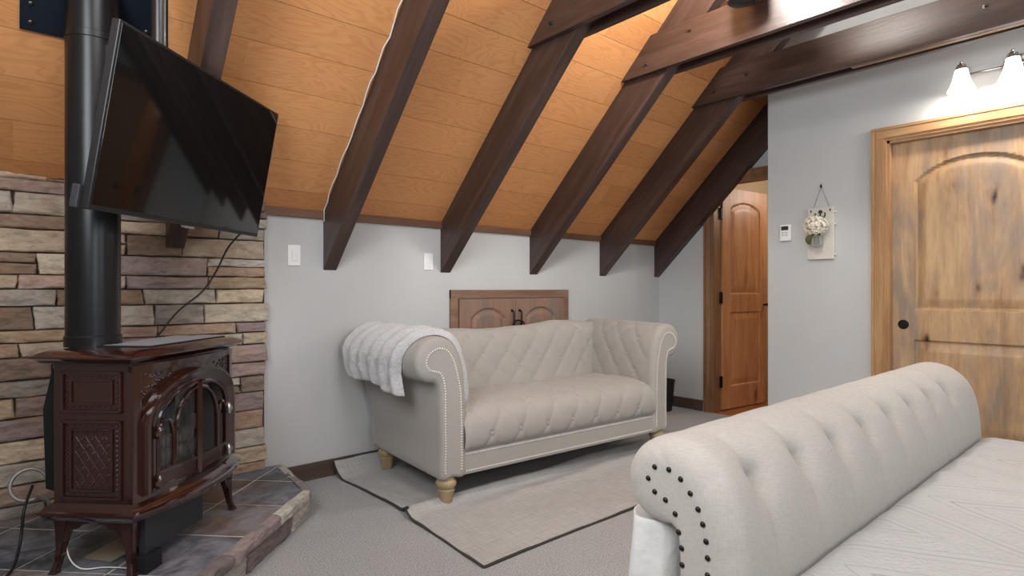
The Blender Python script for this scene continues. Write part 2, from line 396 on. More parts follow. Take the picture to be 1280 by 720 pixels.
# back dormer wall with two windows
bm = nbm(); x = XL-.1
for a, b in ((-.1, 1.2), (2.0, 3.5)):
    box(bm, x, a, YB-.1, YB, 0, ZDM); box(bm, a, b, YB-.1, YB, 0, 1.1); box(bm, a, b, YB-.1, YB, 2.4, ZDM); x = b
box(bm, x, XA, YB-.1, YB, 0, ZDM); struct('wall_front', bm, M['wall'])
def window(n, x0, x1, y0, y1, z0, z1, axis):
    e = thing('window_%d' % n, None, None, ((x0+x1)/2, (y0+y1)/2, z0)); e['kind'] = 'structure'
    bm = nbm(); L = (x1-x0) if axis == 'x' else (y1-y0); H_ = z1-z0; w = .06
    def b(a0, a1, c0, c1, d=.04):
        if axis == 'x': box(bm, a0, a1, -d, d, c0, c1, .004)
        else: box(bm, -d, d, a0, a1, c0, c1, .004)
    b(-L/2, -L/2+w, 0, H_); b(L/2-w, L/2, 0, H_); b(-L/2+w, L/2-w, 0, w); b(-L/2+w, L/2-w, H_-w, H_); b(-.02, .02, w, H_-w)
    obj('window_frame', bm, M['casing'], e)
    bm = nbm()
    if axis == 'x': box(bm, -L/2+w, L/2-w, -.004, .004, w, H_-w)
    else: box(bm, -.004, .004, -L/2+w, L/2-w, w, H_-w)
    obj('pane', bm, M['pane'], e)
window(1, -.1, 1.2, YB-.1, YB, 1.1, 2.4, 'x'); window(2, 2.0, 3.5, YB-.1, YB, 1.1, 2.4, 'x'); window(3, XL-.1, XL, .17, 1.63, 1.52, 2.88, 'y')
# right wall with the rustic door (plane X=XW): ends at Y=2.0, opening Y .40..1.235
DY0, DY1, DZ = .37, 1.232, 2.035
bm = nbm()
YE = 2.0
box(bm, XW, XW+.12, DY1, YE, 0, 2.6)
prism(bm, [(DY1, 2.6), (YE, 2.6), (YE, ceilz(YE)+.01), (DY1, ceilz(DY1)+.01)], 'x', XW, XW+.12)
prism(bm, [(DY0, DZ), (DY1, DZ), (DY1, ceilz(DY1)+.01), (DY0, ceilz(DY0)+.01)], 'x', XW, XW+.12)
prism(bm, [(RY, 0), (DY0, 0), (DY0, ceilz(DY0)+.01), (RY, ceilz(RY)+.01)], 'x', XW, XW+.12)
prism(bm, [(YB-.1, 0), (RY, 0), (RY, RZ+.01), (YDM, ZDM+.01), (YB-.1, ZDM+.01)], 'x', XW, XW+.12)
struct('wall_right', bm, M['wall'])
# alcove wall (plane X=XA) with the open doorway Y 1.92..2.66
HY0, HY1, HZ = 1.98, 2.71, 2.02
bm = nbm()
prism(bm, [(HY1, 0), (D+.1, 0), (D+.1, ceilz(D+.1)), (HY1, ceilz(HY1)+.01)], 'x', XA, XA+.12)
prism(bm, [(HY0, HZ), (HY1, HZ), (HY1, ceilz(HY1)+.01), (HY0, ceilz(HY0)+.01)], 'x', XA, XA+.12)
prism(bm, [(1.7, 0), (HY0, 0), (HY0, ceilz(HY0)+.01), (1.7, ceilz(1.7)+.01)], 'x', XA, XA+.12)
prism(bm, [(XW+.12, 0), (XA, 0), (XA, 2.9), (XW+.12, 2.9)], 'y', 1.72, 1.80)
struct('wall_alcove', bm, M['wall'])
# ceiling slopes: local x along planks, y up slope
def slope(name, mirror):
    L = (D-RY)/cos(TH); bm = nbm(); s = PLO-PLK
    while s < L:
        a = max(s, 1.84 if mirror else -.02)+.0012; b = min(s+PLK, L)-.0012
        if b > a: box(bm, XL-.1, XA+.12, a, b, 0, .02)
        s += PLK
    o = struct(name, bm, M['ply'])
    if not mirror: o.matrix_world = Matrix.Translation((0, D, ZT)) @ Matrix(((1, 0, 0, 0), (0, -cos(TH), sin(TH), 0), (0, sin(TH), cos(TH), 0), (0, 0, 0, 1)))
    else: o.matrix_world = Matrix.Translation((0, 2*RY-D, ZT)) @ Matrix(((1, 0, 0, 0), (0, cos(TH), -sin(TH), 0), (0, sin(TH), cos(TH), 0), (0, 0, 0, 1)))
    return o
slope('ceiling', False); slope('ceiling', True)
bm = nbm(); box(bm, XL-.1, XA+.12, YB-.1, YDM, ZDM, ZDM+.05); struct('ceiling', bm, M['wall'])
bm = nbm()
prism(bm, [(D+.14, ZT-.09), (RY, RZ+.05), (RY, RZ+.12), (D+.14, ZT-.0)], 'x', XL-.1, XA+.12)
prism(bm, [(YDM, ZDM+.0), (RY, RZ+.05), (RY, RZ+.12), (YDM, ZDM+.1)], 'x', XL-.1, XA+.12)
o = struct('roof_sheathing', bm, M['gap']); o.location.z = .04
# brown strip where plank ceiling meets knee wall
bm = nbm(); box(bm, XL, XA, D-.018, D, ZT-.035, ZT+.012, .002); struct('trim_1', bm, M['trimwood'])
# baseboards
bm = nbm(); box(bm, 1.05, XA, D-.016, D, 0, .096, .003); struct('baseboard_back', bm, M['basewood'])
bm = nbm(); box(bm, XA-.016, XA, HY1+.09, D-.016, 0, .096, .003); struct('baseboard_alcove', bm, M['basewood'])
bm = nbm(); box(bm, XW-.016, XW, DY1+.09, YE, 0, .096, .003); struct('baseboard_right', bm, M['basewood'])

# ------------------------------------------------------------------ doors
def doorgrid(bm, w, h, panels, nx, nz, t=.035, mat=None, groove=.010, ramp_w=.045):
    """slab 0..w x 0..h, front at y=0 facing -y, raised panels [x0,x1,z0,z1,arch]"""
    def hgt(x, z):
        for x0, x1, z0, z1, ar in panels:
            if ar:
                c = (x0+x1)/2; hw = (x1-x0)/2; R = (hw*hw+ar*ar)/(2*ar)
                zt = z1-ar + sqrt(max(R*R-(x-c)**2, 0))-(R-ar) if abs(x-c) < hw else z1-ar
            else: zt = z1
            d = min(x-x0, x1-x, z-z0, (zt-z)*.95)
            if d > 0:
                if d < .010: return groove*(d/.010)
                if d < .018: return groove
                return groove*(1-min(1, (d-.018)/ramp_w))+.001
        return 0
    xs = sorted({0, w, *[w*i/nx for i in range(nx+1)]} | {p+q for P in panels for p, qs in ((P[0], 1), (P[1], -1)) for q in (0, .005*qs, .010*qs, .018*qs)})
    zs = sorted({0, h, *[h*i/nz for i in range(nz+1)]} | {p+q for P in panels for p, qs in ((P[2], 1), (P[3], -1)) for q in (0, .005*qs, .010*qs, .018*qs)})
    V = [[bm.verts.new((x, hgt(x, z), z)) for z in zs] for x in xs]
    for i in range(len(xs)-1):
        for j in range(len(zs)-1): bm.faces.new((V[i][j], V[i+1][j], V[i+1][j+1], V[i][j+1]))
    B = [bm.verts.new(p) for p in ((0, t, 0), (w, t, 0), (w, t, h), (0, t, h))]
    bm.faces.new(B[::-1])
    bm.faces.new([V[i][0] for i in range(len(xs)-1, -1, -1)]+[B[0], B[1]]); bm.faces.new([V[i][-1] for i in range(len(xs))]+[B[2], B[3]])
    bm.faces.new([V[0][j] for j in range(len(zs))]+[B[3], B[0]]); bm.faces.new([V[-1][j] for j in range(len(zs)-1, -1, -1)]+[B[1], B[2]])
# right knotty pocket door: faces -X.  local x -> world -Y (from Y=DY1 downwards)
dw = DY1-DY0-.03; dh = DZ-.012
e = thing('door_1', 'closed knotty alder pocket door with arched upper panel below the vanity light', None, (XW+.055, DY1-.015, .01), -pi/2); e['kind'] = 'structure'
bm = nbm(); doorgrid(bm, dw, dh, [(.115, dw-.115, .95, 1.88, .13), (.115, dw-.115, .2, .765, 0)], 110, 150, groove=.016)
obj('door_slab', bm, M['doorwood'], e, smooth=True, angle=25)
bm = nbm(); lathe(bm, [(.030, 0), (.030, .004), (.024, .006), (.022, .003), (0.0005, .003)], 24, (0, 0, 0)); 
o = obj('flush_pull', bm, M['iron'], e, smooth=True, angle=30); o.location = (.06, .002, .857); o.rotation_euler = (pi/2, 0, 0); o['label'] = 'round black recessed pull'
def casing(name, xf, ya, yb, zt, matv, matv2, w=.085, depth=.02, jamb=.10, sides=(1, 1)):
    """door casing on plane x=xf facing -X around opening ya..yb"""
    e = thing(name, None, None, (xf, (ya+yb)/2, 0)); e['kind'] = 'structure'
    c = (ya+yb)/2
    steps = [(0, .2, 1.0), (.2, .32, .72), (.32, .8, .86), (.8, .9, .62), (.9, 1.0, .5)]
    for s, y in ((1, yb-c), (-1, ya-c)):
        if not sides[0 if s > 0 else 1]: continue
        bm = nbm()
        for a, b, d in steps:
            y0 = y+s*w*(1-b); y1 = y+s*w*(1-a); box(bm, -depth*d, 0, min(y0, y1), max(y0, y1), 0, zt+w*(1-a) if 1 else zt, .0015)
        box(bm, 0, jamb, y if s > 0 else y-.0, y+s*-.015 if s > 0 else y+.015, 0, zt)
        obj('side_casing', bm, matv, e)
    bm = nbm()
    for a, b, d in steps:
        box(bm, -depth*d-.0008, 0, ya-c-w*(1-a), yb-c+w*(1-a), zt+w*(1-b), zt+w*(1-a), .0015)
    box(bm, 0, jamb, ya-c, yb-c, zt-.018, zt)
    obj('head_casing', bm, matv2, e)
    return e
casing('trim_2', XW, DY0, DY1, DZ, M['casing'], M['casingy'], .085)
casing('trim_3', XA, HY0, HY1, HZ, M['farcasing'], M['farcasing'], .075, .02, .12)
# open door to the hall: hinged at Y=HY1, swings into the hall (+X)
ang = radians(-6.7)
e = thing('door_2', 'open two panel alder door standing ajar into the lit hall', None, (XA+.125, 2.679, .012), ang); e['kind'] = 'structure'
bm = nbm(); doorgrid(bm, .675, 1.985, [(.11, .565, 1.03, 1.87, .07), (.11, .565, .2, .87, 0)], 60, 120)
obj('door_slab', bm, M['fardoor'], e, smooth=True, angle=25)
for z in (.25, 1.0, 1.75):
    bm = nbm(); box(bm, -.03, .0, .0, .04, z-.05, z+.05, .002); lathe(bm, [(.007, z-.052), (.007, z+.052)], 10, (-.03, .0, 0)); obj('hinge', bm, M['iron'], e)
bm = nbm(); tube(bm, [(.625, 0, .93), (.625, -.035, .93)], .009, 10)
lathe(bm, [(.001, -.014), (.016, -.012), (.026, 0), (.018, .014), (.001, .018)], 16, (0, 0, 0), mat=Matrix.Translation((.625, -.05, .93)) @ Matrix.Rotation(pi/2, 4, 'X')); obj('door_knob', bm, M['iron'], e, smooth=True, angle=40)
# hall beyond
bm = nbm(); box(bm, XA+.12, 8, 3.0, 3.1, 0, 2.4); box(bm, 8, 8.1, 1.1, 3.1, 0, 2.4); box(bm, XA+.12, 8, 1.1, 1.2, 0, 2.4)
box(bm, XA+.12, 8.1, 1.1, 3.1, 2.4, 2.5); 
struct('wall_hall', bm, simple('hall_paint', lin(196, 176, 150), .8))
l = bpy.data.lights.new('hall_light', 'POINT'); l.energy = 22; l.color = (1, .88, .74); l.shadow_soft_size = .12
o = bpy.data.objects.new('hall_light', l); COL.objects.link(o); o.location = (5.9, 1.9, 2.1)

# knee wall hatch (double doors in frame)
hx0, hx1, hz0, hz1 = 2.25, 3.40, .36, 1.085
e = thing('access_hatch', 'small double door wall hatch in brown wood behind the sofa', 'hatch', ((hx0+hx1)/2, D, hz0)); 
c = (hx1-hx0)/2; H_ = hz1-hz0; fw = .06
bm = nbm()
box(bm, -c, c, -.022, 0, H_-fw, H_, .003); box(bm, -c, c, -.022, 0, 0, fw, .003)
box(bm, -c, -c+fw, -.0215, 0, 0, H_, .003); box(bm, c-fw, c, -.0215, 0, 0, H_, .003); obj('frame', bm, M['hatchx'], e)
pw = c-fw-.006
for s in (-1, 1):
    x0 = (-c+fw+.004) if s < 0 else .002
    bm = nbm(); h_ = H_-2*fw-.008; doorgrid(bm, pw, h_, [(.10, pw-.10, .08, h_-.065, .075)], 60, 60, t=.02, groove=.010, ramp_w=.03)
    o = obj('hatch_door', bm, M['hatchwood'], e, smooth=True, angle=25); o.location = (x0, -.030, fw+.004)
    xh = (pw-.035) if s < 0 else .035
    bm = nbm(); z0 = h_-.21; z1 = h_-.09
    tube(bm, [(xh, 0, z1), (xh, -.022, z1-.004), (xh, -.026, z1-.02), (xh, -.026, z0+.02), (xh, -.022, z0+.004), (xh, 0, z0)], .0055, 8)
    lathe(bm, [(.010, 0), (.010, .004)], 10, mat=Matrix.Translation((xh, 0, z1)) @ Matrix.Rotation(pi/2, 4, 'X')); lathe(bm, [(.010, 0), (.010, .004)], 10, mat=Matrix.Translation((xh, 0, z0)) @ Matrix.Rotation(pi/2, 4, 'X'))
    obj('pull_handle', bm, M['iron'], o, smooth=True, angle=40)
bm = nbm(); zc = H_-fw-.20
P = [(.045*cos(a), -.055, zc+.035*sin(a)) for a in [k*2*pi/20 for k in range(21)]]; tube(bm, P, .006, 8, False)
P = [(.040+.02*cos(a), -.062, zc-.005+.03*sin(a)) for a in [k*2*pi/16 for k in range(17)]]; tube(bm, P, .005, 8, False)
P = [(-.045+.015*cos(a), -.058, zc-.03+.02*sin(a)) for a in [k*2*pi/16 for k in range(17)]]; tube(bm, P, .005, 8, False)
obj('closing_loop', bm, M['iron'], e, smooth=True)
bm = nbm(); box(bm, -c+fw-.004, -c+fw+.008, -.036, -.02, .36, .40, .002); obj('hinge', bm, M['iron'], e)

# ------------------------------------------------------------------ rafters and ties
RX = [.552, 1.365, 2.178, 2.991, 3.804, 4.589]
RL = ['dark brown rafter nearest the stove, partly hidden by the television', 'dark brown rafter with a white cable along its left edge',
      'dark brown rafter, second from the television, its foot beside the smaller switch', 'dark brown rafter above the right half of the wall hatch',
      'dark brown rafter ending above the right arm of the sofa', 'dark brown end rafter against the alcove wall by the open door']
RWD = .080; PL = ZT-ZB
for x, lb in zip(RX, RL):
    bm = nbm(); x1 = .080
    yt = D-.09 if x < 1 else D
    prism(bm, [(yt-D, ZB+(D-yt)*TN-ZB), (yt-D, ceilz(yt)-ZB), (RY-D, RZ-ZB), (RY-D, RZ-PL-ZB)], 'x', 0, x1, .003)
    o = obj('rafter', bm, M['rafterwood'], loc=(x, D, ZB)); tag(o, lb, 'beam', 'ceiling rafters')
for i in (1, 2, 3, 4):   # far slope rafters (behind the camera), seen only in reflections
    bm = nbm(); y_ = YDM-(2*RY-D); prism(bm, [(y_, ZDM-PL-ZB), (y_, ZDM-ZB), (RY-(2*RY-D), RZ-ZB), (RY-(2*RY-D), RZ-PL-ZB)], 'x', 0, .08, .003)
    o = obj('rafter', bm, M['rafterwood2'], loc=(RX[i], 2*RY-D, ZB)); o['kind'] = 'structure'
TZ0, TZ1 = 2.42, 2.645
TL = ['dark double board collar tie nearest the television, cut off by the top edge', 'pale lit double board collar tie in the middle, brightest of the ties',
      'dark brown double board collar tie nearest the vanity light']
for k, (i, lb) in enumerate(zip((2, 3, 4), TL)):
    x = RX[i]; e = thing('collar_tie', lb, 'beam', (x, 0, TZ0), 0, 'collar ties between the roof slopes')
    def yy(z): return D-(z-ZT)/TN
    for s in (0, 1):
        a = -.036 if s == 0 else .080; bm = nbm()
        ye = -1.3
        prism(bm, [(yy(TZ0)+.0, 0), (yy(TZ1), TZ1-TZ0), (2*RY-yy(TZ1), TZ1-TZ0), (2*RY-yy(TZ0), 0)], 'x', a, a+.036, .003)
        obj('board', bm, M['beam'], e)
    for (y, z) in ((2.17, .07), (1.93, .13)) if k != 1 else ((2.16, .055), (1.86, .165)):
        bm = nbm(); lathe(bm, [(.013, 0), (.013, .003), (.008, .0035), (.0075, .016), (.001, .017)], 12, mat=Matrix.Translation((-.036, y, z)) @ Matrix.Rotation(-pi/2, 4, 'Y'))
        obj('bolt', bm, M['bolt'], e, smooth=True, angle=40)
    if k == 2:
        bm = nbm(); lathe(bm, [(.013, 0), (.013, .003), (.008, .0035), (.0075, .016), (.001, .017)], 12, mat=Matrix.Translation((-.036, .66, .12)) @ Matrix.Rotation(-pi/2, 4, 'Y'))
        obj('bolt', bm, M['bolt'], e, smooth=True, angle=40)
        bm = nbm(); box(bm, .0, .035, -.9, 1.30, -.002, .03, .002); obj('filler_strip', bm, M['casingy'], e)['label'] = 'light orange wood strip'
# white cable along rafter
bm = nbm(); pts = []
for k in range(34):
    y = D-.03-k*.045; pts.append((1.358+.004*sin(k*1.9)-.006*abs(sin(k*.37)), y, ceilz(y)-.012-.004*sin(k*2.3)))
pts = [(1.362, D-.022, ZT-.05)]+pts
tube(bm, pts, .0038, 6); tag(obj('power_cable', bm, M['whitecable'], smooth=True), 'thin white cable running up the left edge of a rafter', 'cable')

# ------------------------------------------------------------------ stone veneer behind the stove
def setcol(bm, faces, c):
    lay = bm.loops.layers.color.get('tint') or bm.loops.layers.color.new('tint')
    for f in faces:
        for l in f.loops: l[lay] = c
def srgbcol(c, k=1.0):   # byte colour layers are stored in sRGB
    return (min(1, c[0]/255*k), min(1, c[1]/255*k), min(1, c[2]/255*k), 1)
PAL = [(186, 168, 146), (170, 146, 134), (164, 156, 146), (152, 126, 106), (200, 186, 166), (138, 122, 118), (178, 154, 128), (148, 126, 108), (184, 178, 166), (128, 112, 102), (190, 164, 144)]
def stone(bm, o, u, n, up, a0, a1, b0, b1, depth, col, seed, step=.011, taper=0.0, backd=.03):
    """a displaced ledge stone: spans a along u, b along up, sticks out along n"""
    nu = max(4, int((a1-a0)/step)); nv = max(4, int((b1-b0)/.009)); rnd = random.Random(seed)
    tl, tr = rnd.uniform(-.014, .014), rnd.uniform(-.014, .014); tilt = rnd.uniform(-.006, .006)
    W_, H_ = a1-a0, b1-b0
    def warp(n, L): k = [min(.45, q/L) for q in (0, .0012, .0035, .008)]; m = [k[-1]+(1-2*k[-1])*i/n for i in range(1, n)]; return k+m+[1-q for q in k[::-1]]
    wu = warp(nu, W_); wv = warp(nv, H_)
    if taper == 0: pass
    de = .0012
    def f(s, t):
        s = wu[int(round(s*(len(wu)-1)))]; t = wv[int(round(t*(len(wv)-1)))]
        aa0 = a0+tl*(t-.5)+.004*noise.noise(Vector((seed, t*3, 1))); aa1 = a1+tr*(t-.5)+.004*noise.noise(Vector((seed, t*3, 5)))
        a = aa0+(aa1-aa0)*s
        bb0 = b0+.004*noise.noise(Vector((a*9, seed, 2))); bb1 = b1+.004*noise.noise(Vector((a*9, seed, 7)))
        b = bb0+(bb1-bb0)*t
        e = min(s*(a1-a0), (1-s)*(a1-a0), t*(b1-b0), (1-t)*(b1-b0))
        q = Vector((a*14, b*30, seed*1.7))
        d = depth*(1-math.exp(-e/.0022)) + (.010*noise.noise(q)+.005*noise.noise(q*2.6)+.0025*noise.noise(q*6))*min(1, e/.008) + tilt*s
        if e < 1e-5: d = -backd
        return o+u*a+up*b+n*d
    n0 = len(bm.faces); gridf(bm, f, len(wu), len(wv))
    bm.faces.ensure_lookup_table(); setcol(bm, bm.faces[n0:], col)
bm = nbm(); rnd = random.Random(5)
SY = 3.226; z = .12; o0 = Vector((0, SY, 0)); row = 0
while z < 1.60:
    h = rnd.choice([.062, .075, .085, .095, .055, .10, .07]); h = min(h, 1.63-z)
    if h < .03: break
    x = XL+.01-rnd.uniform(0, .1); end = 1.030+rnd.uniform(-.016, .022)
    while x < end-.05:
        w = rnd.uniform(.16, .46); x2 = x+w
        if end-x2 < .09: x2 = end
        c = rnd.choice(PAL)
        k = rnd.uniform(.92, 1.18)
        if rnd.random() < .2 and h > .08:
            m_ = z+h*rnd.uniform(.42, .58)
            stone(bm, o0, Vector((1, 0, 0)), Vector((0, -1, 0)), Vector((0, 0, 1)), x+.002, x2-.002, z+.0015, m_-.001, rnd.uniform(.006, .022), srgbcol(c, k), rnd.uniform(0, 90))
            stone(bm, o0, Vector((1, 0, 0)), Vector((0, -1, 0)), Vector((0, 0, 1)), x+.002, x2-.002, m_+.001, z+h-.0015, rnd.uniform(.006, .022), srgbcol(rnd.choice(PAL), k), rnd.uniform(0, 90))
        else:
            stone(bm, o0, Vector((1, 0, 0)), Vector((0, -1, 0)), Vector((0, 0, 1)), x+.002, x2-.002, z+.0015, z+h-.0015, rnd.uniform(.004, .024), srgbcol(c, k), rnd.uniform(0, 90))
        x = x2
    z += h
# keep only what is under the slope
for v in bm.verts:
    zc = ceilz(v.co.y)-.002
    if v.co.z > zc: v.co.z = zc
struct('wall_stone', bm, M['stone'], 'stacked ledge stone wall behind the stove', smooth=True, angle=55)
bm = nbm(); prism(bm, [(SY+.012, 0), (D, 0), (D, ZT), (SY+.012, ceilz(SY+.012)-.004)], 'x', XL, 1.026); struct('wall_mortar', bm, M['mortar'])

# ------------------------------------------------------------------ hearth: slate tiles with stone edge
HT = .13
e = thing('hearth', 'raised slate tiled hearth with a stacked stone edge under the stove', 'hearth', (.3, 2.29, 0), radians(44.5))
ca, sa = cos(radians(44.5)), sin(radians(44.5))
def tohl(x, y): x -= .3; y -= 2.29; return (x*ca+y*sa, -x*sa+y*ca)
poly = [(1.105, SY+.01), (1.066, 2.735), (-.10, 1.575), (XL+.01, 1.575), (XL+.01, SY+.01)]
pl = [tohl(*p) for p in poly]
bm = nbm(); prism(bm, pl, 'z', 0.0, HT-.002)
obj('core', bm, M['grout'], e)
# slate tiles clipped to the outline, a grid aligned with the front edge
def clip(poly, P, Nn):
    out = []
    for i in range(len(poly)):
        a, b = poly[i], poly[(i+1) % len(poly)]
        da = (a[0]-P[0])*Nn[0]+(a[1]-P[1])*Nn[1]; db = (b[0]-P[0])*Nn[0]+(b[1]-P[1])*Nn[1]
        if da >= 0: out.append(a)
        if da*db < 0: t_ = da/(da-db); out.append((a[0]+(b[0]-a[0])*t_, a[1]+(b[1]-a[1])*t_))
    return out
SC = [(74, 90, 102), (104, 100, 108), (72, 84, 88), (118, 102, 92), (84, 100, 116), (98, 96, 106), (78, 90, 92), (92, 90, 96)]
bm = nbm(); T = .305; rnd = random.Random(11); g = .004
A_ = sum(pl[i][0]*pl[(i+1) % 5][1]-pl[(i+1) % 5][0]*pl[i][1] for i in range(5))
fixed = {}
for i in range(-6, 8):
    for j in range(-6, 8):
        x0 = .018+i*.320-0; y0 = .105+j*.335
        q = [(x0+g, y0+g), (x0+.320-g, y0+g), (x0+.320-g, y0+.335-g), (x0+g, y0+.335-g)]
        for k in range(5):
            a, b = pl[k], pl[(k+1) % 5]
            nn = (-(b[1]-a[1]), b[0]-a[0]) if A_ > 0 else ((b[1]-a[1]), -(b[0]-a[0]))
            q = clip(q, a, nn)
            if len(q) < 3: break
        if len(q) < 3: continue
        n0 = len(bm.faces); prism(bm, q, 'z', HT-.02, HT+rnd.uniform(-.0015, .0008), 0)
        bm.faces.ensure_lookup_table(); setcol(bm, bm.faces[n0:], srgbcol(rnd.choice(SC), rnd.uniform(.72, .98)))
obj('slate_tiles', bm, M['slate'], e)
# stone edge (front, then the short right end)
bm = nbm(); rnd = random.Random(21)
EP = [(190, 186, 176), (132, 122, 122), (176, 164, 148), (128, 126, 132), (180, 176, 168), (140, 126, 124)]
def edge(a, b):
    A3 = Vector((*a, 0)); u = Vector((b[0]-a[0], b[1]-a[1], 0)); L = u.length; u.normalize(); n = Vector((u.y, -u.x, 0))
    for (z0, z1, d0) in ((0, .078, .006), (.080, HT+.001, .018)):
        s = 0
        while s < L:
            w = rnd.uniform(.18, .46); s2 = min(L, s+w)
            if L-s2 < .07: s2 = L
            stone(bm, A3, u, n, Vector((0, 0, 1)), s+.002, s2-.002, z0+.001, z1, d0+rnd.uniform(-.003, .008), srgbcol(rnd.choice(EP), rnd.uniform(.85, 1.1)), rnd.uniform(0, 99), backd=.02)
            s = s2
edge(pl[2], pl[1]); edge(pl[1], pl[0])
obj('stone_edge', bm, M['stone2'], e, smooth=True, angle=55)

# ------------------------------------------------------------------ gas stove (local x along front, y to the back)
ST = thing('gas_stove', 'maroon enamel cast iron stove with arched glass doors standing on the hearth', 'stove', (.3, 2.29, HT+.001), radians(44.3))
E_, EP_ = M['enamel'], M['enamel_pat']
z0b, z1b = .237, .705; BW, BD = .580, .285    # body
def sz(z): return z-HT
# body core
bm = nbm(); box(bm, .004, BW-.004, .006, BD, z0b, z1b, .004)
obj('firebox', bm, E_, ST)
# rear shroud
bm = nbm(); prism(bm, [(BD, z0b+.01), (BD+.075, z0b+.03), (BD+.085, z1b-.16), (BD+.05, z1b-.02), (BD, z1b)], 'x', .05, BW-.05, .004); obj('rear_shroud', bm, M['blackmatte'], ST)
# moulded top: stacked stepped slabs with bowed front
def bowed(x0, x1, y0, y1, bow, n=24):
    P = [(x0+(x1-x0)*k/n, y0-bow*(1-((2*k/n-1)**2))) for k in range(n+1)]
    return P+[(x1, y1), (x0, y1)]
def ledge(x0, x1, y0, y1, bow, prof):
    bm = nbm(); n = 24; ring = []
    for (d, z) in prof:   # d = inset
        P = bowed(x0+d, x1-d, y0+d, y1-d, bow, n); ring.append([bm.verts.new((p[0], p[1], z)) for p in P])
    m = len(ring[0])
    for a in range(len(ring)-1):
        for k in range(m): bm.faces.new((ring[a][k], ring[a][(k+1) % m], ring[a+1][(k+1) % m], ring[a+1][k]))
    bm.faces.new(ring[0][::-1]); bm.faces.new(ring[-1]); return bm
zt_ = z1b
bm = ledge(-.045, BW+.045, -.035, BD+.045, .022, [(.045, zt_-.004), (.045, zt_+.004), (.022, zt_+.010), (.012, zt_+.020), (.0, zt_+.026), (.0, zt_+.032), (.008, zt_+.036), (.022, zt_+.044), (.036, zt_+.050), (.05, zt_+.052)])
obj('top_plate', bm, E_, ST, smooth=True, angle=30)
ZTP = zt_+.052
# louvred grille in the top, behind it the flue collar
bm = nbm(); box(bm, .10, .555, .012, .235, ZTP-.001, ZTP+.004, .001); obj('grille_bed', bm, M['blackmatte'], ST)
bm = nbm()
for k in range(16):
    x = .118+k*.0270
    box(bm, x, x+.014, .02, .225, ZTP+.003, ZTP+.0052)
obj('louvre_grille', bm, M['grille'], ST)
# base ledge with bowed front
bm = ledge(-.03, BW+.03, -.03, BD+.03, .060, [(.03, z0b-.058), (.022, z0b-.056), (.014, z0b-.050), (.008, z0b-.036), (.0, z0b-.030), (.0, z0b-.022), (.008, z0b-.018), (.014, z0b-.008), (.026, z0b), (.03, z0b+.004)])
obj('base_ledge', bm, E_, ST, smooth=True, angle=30)
# legs: curved cabriole with bracket wings
zl = z0b-.052
def leg(x, y, sx, sy):
    bm = nbm()
    prof = [(0, .050), (.12, .046), (.3, .036), (.55, .026), (.8, .021), (.93, .022), (1, .030)]
    rings = []
    for tq, w in prof:
        z = zl*(1-tq); ox = sx*(.012*max(0, (tq-.75)*4)**2-.004*sin(tq*pi)); oy = sy*(.012*max(0, (tq-.75)*4)**2-.004*sin(tq*pi))
        cx, cy = x-sx*(.028)+ox, y-sy*(.028)+oy; cx += sx*(.028-w*.5); cy += sy*(.028-w*.5)
        rings.append([bm.verts.new((cx+a*w/2, cy+b*w/2, z)) for a, b in ((-1, -1), (1, -1), (1, 1), (-1, 1))])
    for a in range(len(rings)-1):
        for k in range(4): bm.faces.new((rings[a][k], rings[a][(k+1) % 4], rings[a+1][(k+1) % 4], rings[a+1][k]))
    bm.faces.new(rings[0]); bm.faces.new(rings[-1])
    es = [e_ for e_ in bm.edges]; bmesh.ops.bevel(bm, geom=es, offset=.003, segments=2, affect='EDGES')
    # bracket wings
    for ax in (0, 1):
        s_ = -(sx if ax == 0 else sy); c0 = (x if ax == 0 else y)-(-s_)*.030
        W_ = [(c0, zl), (c0+s_*.105, zl), (c0+s_*.095, zl-.014), (c0+s_*.07, zl-.018), (c0+s_*.055, zl-.032), (c0+s_*.03, zl-.038), (c0+s_*.014, zl-.07), (c0, zl-.085)]
        f0 = (y if ax == 0 else x); sg = (sy if ax == 0 else sx); a_, b_ = f0-sg*.004, f0-sg*.020
        prism(bm, W_, 'y' if ax == 0 else 'x', min(a_, b_), max(a_, b_), .002)
    return bm
for x, y, sx, sy in ((0, 0, -1, -1), (BW+.02, 0, 1, -1), (0, BD, -1, 1), (BW+.02, BD, 1, 1)):
    obj('leg', leg(x+(0 if sx < 0 else 0), y, sx, sy), E_, ST)
